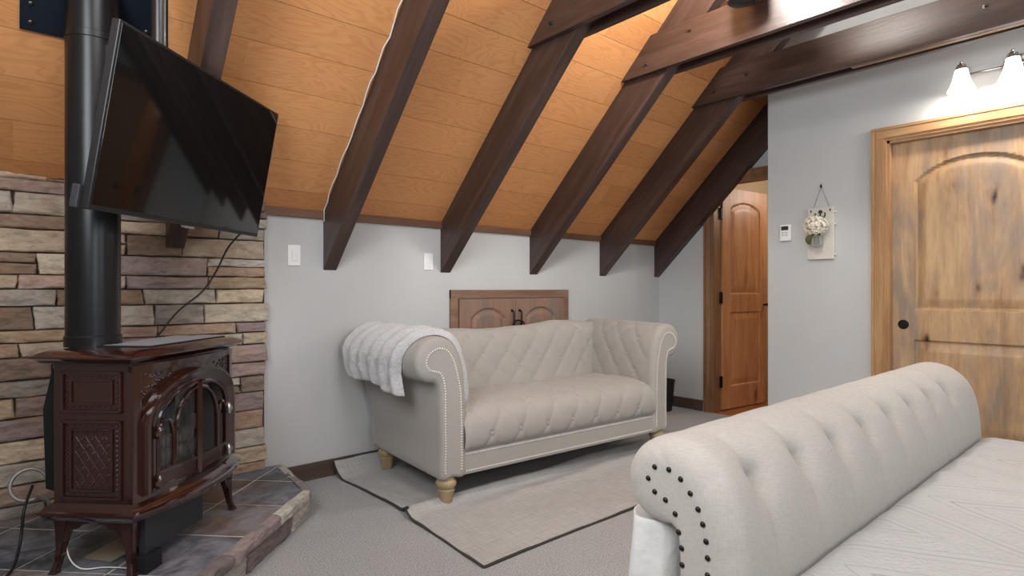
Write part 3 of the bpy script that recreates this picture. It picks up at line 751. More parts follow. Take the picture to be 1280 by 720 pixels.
# left and right side castings
def sideframe(xf, s):
    bm = nbm()
    def fr(y0, y1, a0, a1, w=.010, hh=.008):
        for (p, q, r_, t_) in ((y0, y1, a1-w, a1), (y0, y1, a0, a0+w), (y0, y0+w, a0, a1), (y1-w, y1, a0, a1)):
            box(bm, min(xf, xf+s*hh), max(xf, xf+s*hh), p, q, r_, t_, .003)
    L = [(.036, .255, z1b-.160, z1b-.020), (.036, .255, z0b+.015, z1b-.185)]
    for y0, y1, a0, a1 in L:
        fr(y0, y1, a0, a1)
        fr(y0+.032, y1-.032, a0+.028, a1-.028, .007, .006)
    o = obj('side_frame', bm, E_, ST)
    for y0, y1, a0, a1 in L:
        bm = nbm(); n_ = int((y1-y0-.04)/.020)
        for k in range(n_+1):
            for z in (a0+.019, a1-.019): lathe(bm, [(.0035, 0), (.0028, .003), (.0005, .0045)], 6, mat=Matrix.Translation((xf, y0+.02+k*(y1-y0-.04)/n_, z)) @ Matrix.Rotation(s*pi/2, 4, 'Y'))
        n_ = int((a1-a0-.04)/.016)
        for k in range(n_+1):
            for y in (y0+.019, y1-.019): lathe(bm, [(.0035, 0), (.0028, .003), (.0005, .0045)], 6, mat=Matrix.Translation((xf, y, a0+.02+k*(a1-a0-.04)/n_)) @ Matrix.Rotation(s*pi/2, 4, 'Y'))
        obj('bead_trim', bm, E_, o)
    # lattice relief in the lower panel
    y0, y1, a0, a1 = L[1]; y0 += .045; y1 -= .045; a0 += .04; a1 -= .04; bm = nbm()
    for sg in (-1, 1):
        for k in range(-8, 12):
            c = y0+k*.036
            # line y = c + sg*(z-a0)*.72
            P = []
            for q in range(0, 41):
                z = a0+(a1-a0)*q/40; y = c+sg*(z-a0)*.72
                if y0 <= y <= y1: P.append((xf+s*.001, y, z))
            if len(P) > 2: tube(bm, [P[0], P[-1]], .0018, 5)
    obj('lattice_relief', bm, E_, o)
sideframe(.004, -1); sideframe(BW-.004, 1)
# corner pilaster and front frame
bm = nbm(); yf = .006
for a, b in ((0, .030), (BW-.030, BW)): box(bm, a, b, -.004, yf+.01, z0b, z1b, .003)
for q in range(16):
    a, b = BW*q/16, BW*(q+1)/16; box(bm, a, b, -.006, yf+.01, z1b-.022, z1b); box(bm, a, b, -.004, yf+.01, z0b, z0b+.020)
obj('front_frame', bm, E_, ST)
# front arch: opening half ellipse over straight sides
CX, RXo, ZS = .290, .260, .490      # centre, half width, spring height above hearth
ZA = .664                          # outer apex
def arch(rx, rz, n=40, zb=.262):
    P = [(CX-rx, zb)]
    for k in range(n+1):
        a = pi-pi*k/n; P.append((CX+rx*cos(a), ZS+(rz)*sin(a)))
    P.append((CX+rx, zb)); return P
def ringband(outer, inner, y0, y1, bm):
    n = len(outer)
    for i in range(n-1):
        a, b, c, d = outer[i], outer[i+1], inner[i+1], inner[i]
        vs = [bm.verts.new((p[0], y, p[1])) for y in (y0, y1) for p in (a, b, c, d)]
        for f in ((0, 1, 2, 3), (7, 6, 5, 4), (0, 4, 5, 1), (3, 2, 6, 7)): bm.faces.new([vs[k] for k in f])
bm = nbm()
O_ = arch(.262, ZA-ZS); I1 = arch(.250, ZA-ZS-.010); I2 = arch(.222, ZA-ZS-.038); I3 = arch(.212, ZA-ZS-.048)
ringband(O_, I1, -.030, .004, bm); 
# sloped chamfer band
n = len(I1)
for i in range(n-1):
    vs = [bm.verts.new(p) for p in ((I1[i][0], -.030, I1[i][1]), (I1[i+1][0], -.030, I1[i+1][1]), (I2[i+1][0], -.012, I2[i+1][1]), (I2[i][0], -.012, I2[i][1]))]
    bm.faces.new(vs)
ringband(I2, I3, -.012, .004, bm)
bmesh.ops.remove_doubles(bm, verts=bm.verts, dist=1e-5)
obj('arch_moulding', bm, E_, ST, smooth=True, angle=30)
# spandrel leaf relief
rnd = random.Random(3)
for s_ in (-1, 1):
    bm = nbm()
    for k in range(60):
        x = CX+s_*rnd.uniform(.13, .252); z = rnd.uniform(.56, .672)
        if ((x-CX)/.272)**2+((z-ZS)/(ZA-ZS+.008))**2 > 1.02: lathe(bm, [(.006, 0), (.005, .003), (.001, .0055)], 7, mat=Matrix.Translation((x, .006, z)) @ Matrix.Rotation(pi/2, 4, 'X'))
    obj('leaf_relief', bm, EP_, ST, smooth=True)
# doors with tracery: two leaves
def door(s):
    nm = 'left glass door' if s < 0 else 'right glass door'
    bm = nbm(); yo = -.010
    def bar(P, r=.0055, y=yo): tube(bm, [(p[0], y, p[1]) for p in P], r, 6)
    zb_ = .262; x_in = CX+s*.006; xo = CX+s*.205; HA = ZA-ZS-.055
    P = [(CX+s*.205*sin(a), ZS+HA*cos(a)) for a in [k*(pi/2)/24 for k in range(25)]]
    P = [p for p in P if abs(p[0]-CX) > .010]
    bar([(x_in, zb_), (x_in, P[0][1]-.004)], .0085); bar([(x_in, P[0][1])]+P, .007); bar([P[-1], (xo, zb_)], .008)
    for z0_, z1_ in ((zb_, zb_+.012), (zb_+.056, zb_+.066)):
        for q in range(8):
            xa, xb = x_in+(xo-x_in)*q/8, x_in+(xo-x_in)*(q+1)/8; box(bm, min(xa, xb), max(xa, xb), yo-.006, yo+.006, z0_, z1_)
    xm = CX+s*.130
    bar([(xm, zb_+.057), (xm, .43)]+[(x_in+s*.124*cos(a), .43+(P[0][1]-.02-.43)*sin(a)) for a in [k*(pi/2)/16*.97 for k in range(17)]], .0066)
    xs_ = CX+s*.136
    bar([(xs_, zb_+.057), (xs_, .40)]+[((xs_+xo)/2-s*(xo-xs_)*s/2*cos(a)*1.0, .44+.062*sin(a)) for a in [k*pi/12 for k in range(13)]]+[(xo-s*.002, .40)], .0055)
    o = obj('glass_door', bm, E_, ST, smooth=True, angle=50); o['label'] = nm
    bm = nbm(); [box(bm, min(x_in+(xo-x_in)*q/8, x_in+(xo-x_in)*(q+1)/8), max(x_in+(xo-x_in)*q/8, x_in+(xo-x_in)*(q+1)/8), yo+.002, yo+.006, zb_+.010, zb_+.056) for q in range(8)]; obj('cast_panel', bm, EP_, o)
    bm = nbm()
    for q in range(10):
        xa, xb = x_in+(xo-x_in)*q/10, x_in+(xo-x_in)*(q+1)/10; zt1 = ZS+HA*sqrt(max(0, 1-((xa-CX)/.205)**2)); zt2 = ZS+HA*sqrt(max(0, 1-((xb-CX)/.205)**2)); prism(bm, [(xa, zb_+.06), (xb, zb_+.06), (xb, zt2), (xa, zt1)], 'y', yo+.003, yo+.006)
    obj('pane', bm, M['glass'], o)
    for z in (.290, .462):
        bm = nbm(); xk = CX+s*.232; box(bm, min(xk, xk+s*-.028), max(xk, xk+s*-.028), -.030, -.012, z-.008, z+.008, .002)
        lathe(bm, [(.008, -.020), (.010, -.016), (.010, .016), (.007, .020), (.002, .026)], 12, (CX+s*.208, -.022, z)); obj('hinge', bm, M['chrome'] if s > 0 else E_, o, smooth=True, angle=40)
    return o
# cut a dark firebox cavity: replace firebox front by open box
fb = [c_ for c_ in ST.children if c_.name.startswith('firebox')][0]
bm = nbm()
box(bm, .004, BW-.004, BD-.02, BD, z0b, z1b, .003); box(bm, .004, .03, .012, BD-.02, z0b, z1b); box(bm, BW-.03, BW-.004, .012, BD-.02, z0b, z1b)
box(bm, .03, BW-.03, .012, BD-.02, z1b-.02, z1b); box(bm, .03, BW-.03, .012, BD-.02, z0b, z0b+.02)
# face plate with the arched hole
for k in range(len(I3)-1):
    a, b = I3[k], I3[k+1]
    if abs(b[0]-a[0]) < 1e-6: continue
    x0, x1 = a[0], b[0]; V_ = [bm.verts.new(p) for p in ((x0, .006, a[1]), (x1, .006, b[1]), (x1, .006, z1b), (x0, .006, z1b))]; bm.faces.new(V_)
for x0, x1 in ((.004, CX-.212), (CX+.212, BW-.004)): box(bm, x0, x1, .004, .012, z0b, z1b)
box(bm, CX-.212, CX+.212, .004, .012, z0b, .262)
bm.to_mesh(fb.data); bm.free()
door(-1); door(1)
bm = nbm(); box(bm, .035, BW-.035, .16, .165, z0b+.02, z1b-.02); box(bm, .035, BW-.035, .02, .16, z0b+.02, z0b+.03); obj('firebox_liner', bm, M['blackmatte'], ST)
for P, r in (([(.12, .08, .325), (.3, .06, .335), (.46, .09, .325)], .03), ([(.16, .11, .38), (.33, .05, .39), (.42, .07, .44)], .024), ([(.24, .06, .325), (.28, .12, .40)], .016)):
    bm = nbm(); Q = catmull(P, 6, False); tube(bm, Q, [r*(1+.18*sin(k*2.1)) for k in range(len(Q))], 10); obj('ceramic_log', bm, M['log'], ST, smooth=True)
def bowit(o):
    for v in o.data.vertices:
        q = (v.co.x-BW/2)/(BW/2)
        if abs(q) < 1 and v.co.y < .02: v.co.y -= .036*(1-q*q)
for c_ in list(ST.children):
    if c_.name.split('.')[0] in ('firebox', 'front_frame', 'arch_moulding', 'leaf_relief', 'glass_door'):
        bowit(c_)
        for g_ in c_.children: bowit(g_)
# burner tray and valve cover under the stove
bm = nbm(); box(bm, .10, .46, .05, .26, z0b-.10, z0b-.05, .003); obj('burner_tray', bm, M['blackmatte'], ST)
bm = nbm(); box(bm, .045, .36, -.015, .012, .055, z0b-.05, .003); 
for v in bm.verts:
    if v.co.z < .1: v.co.z += max(0, (v.co.x-.05))*.0
obj('heat_shield', bm, M['charcoal'], ST)
bm = nbm(); box(bm, .02, .10, -.035, .03, 0.0, .058, .003); obj('valve_block', bm, M['blackmatte'], ST)

# flue pipe
FP = (.222, 2.60); zf0 = HT+ZTP; zf1 = ceilz(FP[1])+.12; R = .084
bm = nbm(); H_ = zf1-zf0
lathe(bm, [(R+.004, 0), (R+.004, .035), (R, .04), (R, 1.10), (R+.0025, 1.102), (R+.0025, 1.125), (R, 1.127), (R, H_)], 48)
e = tag(obj('flue_pipe', bm, M['blackmetal'], None, smooth=True, angle=35, loc=(FP[0], FP[1], zf0)), 'black round stovepipe rising from the stove to the ceiling', 'pipe')
# heat plate on the ceiling round the pipe
e = thing('ceiling_plate', 'blue black metal plate fixed to the plank ceiling around the stovepipe', 'plate', (.222, 2.60, ceilz(2.6)))
e.rotation_euler = (-TH, 0, 0)
bm = nbm(); box(bm, -.205, .205, -.205, .205, -.010, 0, .001); obj('plate', bm, M['plate'], e)
for sx_ in (-.175, .175):
    for sy_ in (-.17, -.10, .1, .17): 
        bm = nbm(); lathe(bm, [(.009, 0), (.008, .004), (.002, .006)], 10, mat=Matrix.Translation((sx_, sy_, -.010)) @ Matrix.Rotation(pi, 4, 'X')); obj('bolt', bm, M['bolt'], e, smooth=True)

# ------------------------------------------------------------------ television on its ceiling pole
tv_a = atan2(.6933, .7206); TLT = radians(10.5)
TV = thing('television', 'large black flat screen television tilted down in front of the stovepipe', 'television', (.243, 2.09, 1.908))
TV.rotation_euler = Matrix(((cos(tv_a), -sin(tv_a), 0), (sin(tv_a), cos(tv_a), 0), (0, 0, 1))).to_euler()
R_ = Matrix.Rotation(tv_a, 4, 'Z') @ Matrix.Rotation(TLT, 4, 'X'); TV.matrix_world = Matrix.Translation((.246, 2.10, 1.912)) @ R_
w, h = .970, .585
bm = nbm(); box(bm, 0, w, .0, .028, -h, 0, .003); obj('bezel', bm, M['tvframe'], TV)
bm = nbm(); box(bm, .009, w-.009, -.0015, .001, -h+.016, -.009, .0005); obj('screen', bm, M['tvscreen'], TV)
bm = nbm(); box(bm, .15, w-.15, .028, .060, -h+.05, -.18, .01); obj('back_housing', bm, M['tvframe'], TV)
bm = nbm(); box(bm, -.012, .05, .028, .055, -h-.002, -h+.07, .004); obj('side_bracket', bm, M['charcoal'], TV)
bm = nbm(); box(bm, w*.47, w*.53, .002, .020, -h-.010, -h, .002); obj('receiver_tab', bm, M['chrome'], TV)
bm = nbm(); box(bm, .33, .40, .060, .085, -.50, -.12, .003); box(bm, .57, .64, .060, .085, -.50, -.12, .003); box(bm, .25, .72, .085, .095, -.42, -.36, .003); box(bm, .25, .72, .085, .095, -.26, -.20, .003); obj('mount_bracket', bm, M['charcoal'], TV)
PX, PY = .392, 2.36
bm = nbm(); zt_ = ceilz(PY); lathe(bm, [(.026, 1.62), (.026, zt_+.01)], 20); lathe(bm, [(.07, zt_-.05), (.07, zt_-.02)], 24)
for v in bm.verts: v.co.x += PX; v.co.y += PY
tag(obj('mount_pole', bm, M['poleM'], smooth=True, angle=40), 'round metal pole dropping from the ceiling behind the television', 'pole')
# cables
def cable(name, pts, r, mat, label, cat='cable'):
    bm = nbm(); tube(bm, catmull(pts, 8, False), r, 8); return tag(obj(name, bm, mat, smooth=True), label, cat)
cable('power_cable', [(.84, 2.88, 1.39), (.80, 3.05, 1.30), (.76, 3.12, 1.18), (.70, 3.13, 1.08), (.60, 3.13, .99), (.53, 3.12, .90), (.47, 3.10, .80), (.45, 3.09, .5)], .0042, M['blackcable'], 'black cable hanging from the television down behind the stove')
cable('power_cable', [(.055, 2.80, .36), (.03, 2.72, .30), (.02, 2.70, .2), (.0, 2.60, .145), (-.04, 2.5, .138), (-.09, 2.38, .138), (-.16, 2.2, .138)], .005, M['blackcable'], 'black cord lying on the hearth at the left of the stove')
cable('thin_wire', [(.16, 2.56, .30), (.14, 2.50, .20), (.17, 2.45, .145), (.24, 2.42, .136), (.30, 2.36, .135), (.32, 2.30, .136)], .0022, M['whitecable'], 'thin white wire trailing under the stove', 'wire')
bm = nbm(); P = [(.045+.055*cos(a), 2.86+.02*sin(a), .35+.055*sin(a)) for a in [k*2*pi/28 for k in range(24)]]; tube(bm, P+[(.10, 2.86, .28), (.12, 2.84, .20)], .0075, 8)
tag(obj('gas_hose', bm, M['greycable'], smooth=True), 'looped grey flexible gas hose behind the left side of the stove', 'hose')
bm = nbm(); prism(bm, [(0, 0), (.20, .02), (.17, .16), (-.02, .12)], 'z', 0, .004); 
o = tag(obj('paper_leaflet', bm, M['card'], loc=(.26, 2.46, HT+.003), rot=(0, radians(-4), radians(25))), 'brownish paper leaflet lying on the slate under the stove', 'leaflet')

# ------------------------------------------------------------------ rug
bm = nbm()
def rugz(x, y):
    n = .006*noise.noise(Vector((x*3, y*3, 0)))+.004*noise.noise(Vector((x*9, y*9, 3)))
    yr = 2.44+.05*noise.noise(Vector((x*2, 0, 9)))+.01*(x-1.4)
    r = .030*math.exp(-((y-yr)/.045)**2)*(1 if x > 1.42 else 1)+.016*math.exp(-((y-yr+.16)/.05)**2)*max(0, min(1, (x-1.6)*2))
    w = max(0, y-3.17)
    return .012+max(-.004, n)+r+w*w*14+(.03*max(0, 1-abs(y-3.2)/.08) if x < 1.9 else 0)
def rugp(s, t, dz=0):
    y = 1.785+(3.238-1.785)*t; x0 = 1.395+.03*sin(t*3)+.008*noise.noise(Vector((t*6, 1, 1)))+(.02 if t > .44 else 0)
    x1 = 3.62; x = x0+(x1-x0)*s
    y += .02*sin(s*9)*(1-t)*.3
    return Vector((x, y, max(.004, rugz(x, y)+dz)))
gridf(bm, lambda s, t: rugp(s, t), 150, 110)
rug = thing('rug', 'rumpled light grey canvas rug lying under the sofa', 'rug', (2.5, 2.5, 0))
o = obj('cloth', bm, M['rug'], rug, smooth=True); o.location = (-2.5, -2.5, 0)
bm = nbm(); 
E1 = [rugp(0, k/80)+Vector((-.002, 0, -.002)) for k in range(81)]; E2 = [rugp(k/80, 0)+Vector((0, -.002, -.002)) for k in range(81)]; E3 = [rugp(k/20*.2, 1) for k in range(21)]
for E0 in (E1, E2): tube(bm, [(p.x, p.y, max(.003, p.z-.005)) for p in E0], .0055, 6)
tube(bm, E3, .004, 6)
o = obj('dark_edge_binding', bm, M['rugedge'], rug, smooth=True); o.location = (-2.5, -2.5, 0)

# ------------------------------------------------------------------ tufting helpers
def tuft(a, b, sx, sy, puff=.022, pit=.020, soft=.5):
    """diamond tufting height over (a,b); buttons on rows b=k*sy, offset half each row"""
    P = a/sx+b/(2*sy); Q = a/sx-b/(2*sy)
    p = abs(sin(pi*P)); q = abs(sin(pi*Q))
    h = puff*(1-(1-p)**2.2)*(1-(1-q)**2.2)
    # crease
    h -= .0022*(math.exp(-(p/.07)**2)+math.exp(-(q/.07)**2))
    kq = math.exp(-((p*p+q*q)/.07)); return h-pit*kq

# ------------------------------------------------------------------ sofa (local x along the front, y to the back)
SA = radians(-4.0)
SF = thing('tufted_sofa', 'oatmeal linen tufted rolled arm sofa with nailhead trim against the grey wall', 'sofa', (1.598, 2.378, 0), SA)
SWD = 1.73; LN = M['linen']
armO = [(.142, .150), (.145, .30), (.145, .46), (.142, .58), (.130, .69), (.098, .785), (.045, .842), (-.02, .858), (-.085, .838), (-.128, .79), (-.140, .735), (-.122, .675), (-.082, .640), (-.035, .628), (-.010, .59), (-.004, .45), (0, .30), (0, .150), (.07, .147)]
armI = [(.108, .175), (.112, .30), (.110, .46), (.104, .58), (.088, .66), (.064, .735), (.030, .785), (-.015, .800), (-.058, .785), (-.083, .758), (-.088, .728), (-.072, .700), (-.045, .690), (-.005, .672), (.016, .60), (.018, .45), (.020, .30), (.020, .175), (.06, .173)]
NS = 7
AO = catmull([(a, b, 0) for a, b in armO], NS); AI = catmull([(a, b, 0) for a, b in armI], NS); NA = len(AO)
AL = .84   # arm length to the back
def flatcap(bm, ring):
    from mathutils.geometry import tessellate_polygon
    nv = [bm.verts.new(v.co) for v in ring]
    for tri in tessellate_polygon([[v.co for v in ring]]): bm.faces.new([nv[k] for k in tri])
def armmesh(side):
    """side -1 left, +1 right (mirrored in x)"""
    bm = nbm(); vs = []
    rows = [(0.0, 0.0), (.002, .45), (.010, .78), (.022, .95), (.038, 1.0)]
    nrow = 60
    for k in range(1, nrow+1): rows.append((.038+(AL-.038-.03)*k/nrow, 1.0))
    rows += [(AL-.012, .9), (AL-.002, .6), (AL, .0)]
    perim = [0]
    for i in range(1, NA): perim.append(perim[-1]+(AO[i]-AO[i-1]).length)
    for (y, w) in rows:
        ring = []
        for i in range(NA):
            p = AI[i].lerp(AO[i], w)
            d = 0
            nrm = AO[(i+1) % NA]-AO[i-1]; nrm = Vector((nrm.y, -nrm.x)); nrm.normalize()
            x, z = p.x, p.y
            sI = perim[i]
            if .30 < z < .87 and x > -.10 and w > .9 and (p.x > .0 or z > .8) and 1*NS < i < 9*NS:
                # inner face and roll top
                fade = min(1, max(0, (y-.05)/.06))*min(1, max(0, (i-1.2*NS)/NS))*min(1, max(0, (8*NS-i)/(NS*2.5)))
                d = tuft(y-.09, sI-.50, .175, .105, .0065, .011)*fade
            x += nrm.x*d; z += nrm.y*d
            x -= .10*max(0, y-.05)*max(0, min(1, (z-.25)/.4))*(1 if x < .3 else 0)   # arms flare towards the back
            hz = z - .0*y
            if side > 0: x = SWD-x
            ring.append(bm.verts.new((x, y, hz)))
        vs.append(ring)
    for a in range(len(vs)-1):
        for k in range(NA): bm.faces.new((vs[a][k], vs[a][(k+1) % NA], vs[a+1][(k+1) % NA], vs[a+1][k]))
    flatcap(bm, vs[0]); flatcap(bm, vs[-1])
    return bm
def sph(bm, c, r, ax, fl=.5, seg=8):
    """small domed nail or button at c, pointing along ax"""
    q = Vector(ax).to_track_quat('Z', 'Y').to_matrix().to_4x4()
    lathe(bm, [(r, 0), (r*.8, r*fl*.7), (r*.35, r*fl), (r*.02, r*fl*1.05)], seg, mat=Matrix.Translation(c) @ q)
btn = {}
def button(parent, c, ax, r=.011, mat=None):
    if (r, mat) not in btn:
        bm = nbm(); lathe(bm, [(r, -.003), (r, .001), (r*.8, .004), (r*.3, .006), (r*.02, .0062)], 12)
        o = obj('button', bm, mat or LN, parent, smooth=True); btn[(r, mat)] = o
    else: o = copyo(btn[(r, mat)], parent)
    o.location = c; o.rotation_mode = 'QUATERNION'; o.rotation_quaternion = Vector(ax).to_track_quat('Z', 'Y'); return o
for side in (-1, 1):
    o = obj('arm', armmesh(side), LN, SF, smooth=True); 
    # nail rows around the front panel
    bm = nbm(); L_ = [Vector((p.x, p.y, 0)) for p in AI]
    path = L_+[L_[0]]; acc = 0; last = None
    for i in range(len(path)-1):
        a, b = path[i], path[i+1]; L = (b-a).length; s = 0
        while acc+L-s > .0135:
            s += .0135-acc; acc = 0; p = a.lerp(b, s/L)
            if p.y > .18: sph(bm, ((p.x if side < 0 else SWD-p.x), -.0005, p.y), .0055, (0, -1, 0), .7, 6)
            if s > L: break
        acc += L-s
    obj('nailhead_trim', bm, M['nail'], o)
# back with rolled top
BT = [(0, .850), (.3, .850), (.436, .838), (.76, .824), (1.078, .836), (1.373, .862), (1.5, .858), (1.73, .840)]
def ztop(x):
    for (a, za), (b, zb_) in zip(BT[:-1], BT[1:]):
        if x <= b: t_ = (x-a)/(b-a); t_ = t_*t_*(3-2*t_); return za+(zb_-za)*t_
    return .84
bk = catmull([(.575, .42, 0), (.600, .50, 0), (.622, .60, 0), (.638, .70, 0), (.658, .78, 0), (.700, .835, 0), (.752, .850, 0), (.805, .825, 0), (.832, .775, 0), (.815, .72, 0), (.800, .66, 0), (.80, .45, 0), (.80, .16, 0)], 7, False)
bp = [0]
for i in range(1, len(bk)): bp.append(bp[-1]+(bk[i]-bk[i-1]).length)
bm = nbm(); nx = 170
KEEP[0] = True
def backf(s, t):
    x = -.02+(SWD+.04)*s; i = t*(len(bk)-1); i0 = min(int(i), len(bk)-2); p = bk[i0].lerp(bk[i0+1], i-i0); sl = bp[i0]+(bp[i0+1]-bp[i0])*(i-i0)
    tg = (bk[i0+1]-bk[i0]).normalized(); n = Vector((-tg.y, tg.x))
    d = 0
    if sl < .56:
        fade = min(1, max(0, (sl-.01)/.05))*min(1, max(0, (.52-sl)/.14)); d = tuft(x-.865, sl-.06, .190, .112, .0075, .011)*fade
    y, z = p.x+n.x*d, p.y+n.y*d
    k = (ztop(x)-.42)/(.850-.42); z = .42+(z-.42)*k if z > .42 else z
    return Vector((x, y, z))
gridf(bm, backf, nx, 75)
KEEP[0] = False
o = obj('backrest', bm, LN, SF, smooth=True)
# seat
KEEP[0] = True
st_ = catmull([(.03, .225, 0), (.012, .262, 0), (-.012, .30, 0), (-.018, .36, 0), (-.004, .42, 0), (.04, .462, 0), (.12, .482, 0), (.30, .488, 0), (.48, .478, 0), (.62, .46, 0)], 9, False)
sp = [0]
for i in range(1, len(st_)): sp.append(sp[-1]+(st_[i]-st_[i-1]).length)
def seatf(s, t):
    x = .128+(SWD-.256)*s; i = t*(len(st_)-1); i0 = min(int(i), len(st_)-2); p = st_[i0].lerp(st_[i0+1], i-i0); sl = sp[i0]+(sp[i0+1]-sp[i0])*(i-i0)
    tg = (st_[i0+1]-st_[i0]).normalized(); n = Vector((-tg.y, tg.x))
    fade = min(1, max(0, (sl-.02)/.05))*min(1, s*(SWD-.25)/.03)*min(1, (1-s)*(SWD-.25)/.03)
    d = tuft(x-.865, sl-.125, .190, .150, .0065, .010)*fade
    q = p+Vector((n.x, n.y, 0))*d
    if x < .16 or x > SWD-.16: q.y -= .01
    return Vector((x, q.x+.008, q.y))
bm = nbm(); gridf(bm, seatf, 170, 90); obj('seat', bm, LN, SF, smooth=True)
KEEP[0] = False
bm = nbm(); box(bm, .10, SWD-.10, .012, .05, .148, .262, .006); box(bm, .02, SWD-.02, .05, .80, .148, .235, .004)
ra = obj('front_rail', bm, LN, SF)
for z in (.166, .252):
    bm = nbm(); x = .15
    while x < SWD-.14: sph(bm, (x, .0118, z), .0052, (0, -1, 0), .7, 6); x += .0135
    obj('nailhead_trim', bm, M['nail'], ra)
# buttons: seat rows, back rows, right arm rows
def at_on(f, x_or_s, target_sl, perim, npts):
    i = 0
    while i < npts-2 and perim[i+1] < target_sl: i += 1
    return (i+(target_sl-perim[i])/(perim[i+1]-perim[i]))/(npts-1)
def addbtn(f, s, t, r=.010):
    e_ = 1e-3; p = f(s, t); a = f(s+e_, t)-p; b = f(s, t+e_)-p; n = a.cross(b); n.normalize(); return p, n
for k in range(-4, 5):
    for rowi in range(-0, 5):
        sl = .125+rowi*.150; x = .865+k*.190+(.095 if rowi % 2 else 0)
        if not .17 < x < SWD-.17 or sl > .62: continue
        s = (x-.128)/(SWD-.256); t_ = at_on(seatf, s, sl, sp, len(st_)); p, n = addbtn(seatf, s, t_)
        if n.z < 0 and n.y > 0: n = -n
        if n.dot(Vector((0, -1, 1))) < 0: n = -n
        button(SF, p+n*.007, n, .0135)
    for rowi in range(0, 5):
        sl = .06+rowi*.112; x = .865+k*.190+(.095 if rowi % 2 else 0)
        if not .12 < x < SWD-.12 or sl > .5: continue
        s = (x+.02)/(SWD+.04); t_ = at_on(backf, s, sl, bp, len(bk)); p, n = addbtn(backf, s, t_)
        if n.dot(Vector((0, -1, .5))) < 0: n = -n
        button(SF, p+n*.007, n, .0135)
pe = [0]
for i in range(1, NA): pe.append(pe[-1]+(AO[i]-AO[i-1]).length)
for side in (1, -1):
    for rowi in range(-1, 4):
        sl = .50+rowi*.105
        for k in range(0, 4):
            y = .09+k*.175+(.0875 if rowi % 2 else 0)
            if not .1 < y < .6: continue
            i = max(j for j in range(NA) if pe[j] <= sl)
            if not 1.5*NS < i < 8.5*NS: continue
            p = AO[i]; nrm = AO[(i+1) % NA]-AO[i-1]; nrm = Vector((nrm.y, -nrm.x)).normalized()
            x, z = p.x-nrm.x*.006, p.y-nrm.y*.006; x -= .10*max(0, y-.05)*max(0, min(1, (z-.25)/.4))
            nx_ = nrm.x
            if side > 0: x = SWD-x; nx_ = -nx_
            button(SF, (x, y, z), (nx_, 0, nrm.y), .0135)
for x, y in ((.05, .05), (SWD-.05, .05), (.05, .745), (SWD-.05, .745)):
    bm = nbm(); lathe(bm, [(.026, 0), (.029, .006), (.038, .060), (.045, .085), (.041, .089), (.041, .094), (.050, .104), (.054, .118), (.050, .130), (.042, .136), (.042, .150)], 24, (x, y, 0))
    obj('leg', bm, M['paleoak'], SF, smooth=True, angle=35)

# white blanket over the left arm
KEEP[0] = True
bm = nbm(); bs0, bs1 = 2.3*NS, 13.0*NS     # along profile index
def armpt(i, y):
    i = max(0, min(NA-1.001, i)); i0 = int(i); p = AO[i0].lerp(AO[i0+1], i-i0); nrm = (AO[i0+1]-AO[i0]); nrm = Vector((nrm.y, -nrm.x)).normalized()
    return p, nrm
def blank(s, t, off):
    # s across the arm (inner hem to outer hem), t along the arm front to back
    prof = []
    y = (.035+.12*max(0, min(1, (s-.35)/.5))) + (.66-.10*s)*t
    if s < .80:
        i = bs0+(10.4*NS-bs0)*(s/.80); p, n = armpt(i, y); x, z = p.x, p.y
        fold = .010*sin(t*34+1.2*sin(s*5))*min(1, s*3)+.006*noise.noise(Vector((s*7, t*12, 0)))
        d = off+fold*(off > .01); x += n.x*d; z += n.y*d
    else:
        q = (s-.80)/.20; p, n = armpt(10.4*NS, y); x, z = p.x, p.y
        fold = .010*sin(t*34+1.2*sin(.8*5))+.006*noise.noise(Vector((s*7, t*12, 0)))
        hang = .155+.012*sin(t*9)-.05*t
        x += n.x*(off+fold*(off > .01)) + .022*q; z += n.y*off - q*hang
    x -= .10*max(0, y-.05)*max(0, min(1, (z-.25)/.4))
    return Vector((x, y, z))
ns_, nt_ = 110, 90
def top(s, t):
    e_ = min(s*.9, (1-s)*.9, t*.6, (1-t)*.6); th = .006+(.030+.014*(1-min(1, s*2.2)))*min(1, e_/.028)**.5
    th += .004*noise.noise(Vector((s*22, t*26, 5)))
    return blank(s, t, th)
A_ = gridf(bm, top, ns_, nt_); B_ = gridf(bm, lambda s, t: blank(s, t, .004), ns_, nt_, flip=True)
loopA = [A_[i][0] for i in range(ns_)]+[A_[-1][j] for j in range(1, nt_)]+[A_[i][-1] for i in range(ns_-2, -1, -1)]+[A_[0][j] for j in range(nt_-2, 0, -1)]
loopB = [B_[i][0] for i in range(ns_)]+[B_[-1][j] for j in range(1, nt_)]+[B_[i][-1] for i in range(ns_-2, -1, -1)]+[B_[0][j] for j in range(nt_-2, 0, -1)]
for k in range(len(loopA)): bm.faces.new((loopA[k], loopB[k], loopB[(k+1) % len(loopA)], loopA[(k+1) % len(loopA)]))
KEEP[0] = False
o = obj('throw_blanket', bm, M['fleece'], None, smooth=True, loc=(1.598, 2.378, 0), rot=(0, 0, SA))
tag(o, 'fluffy white throw blanket folded over the left arm of the sofa', 'blanket')

# ------------------------------------------------------------------ waste bin
bm = nbm(); lathe(bm, [(.001, .004), (.075, .0), (.079, .004), (.103, .262), (.109, .264), (.109, .272), (.101, .272), (.098, .262), (.074, .01), (.001, .008)], 32, cap=False)
tag(obj('waste_bin', bm, M['binplastic'], smooth=True, angle=35, loc=(4.42, 3.05, .004)), 'round black waste bin in the corner beside the sofa', 'bin')

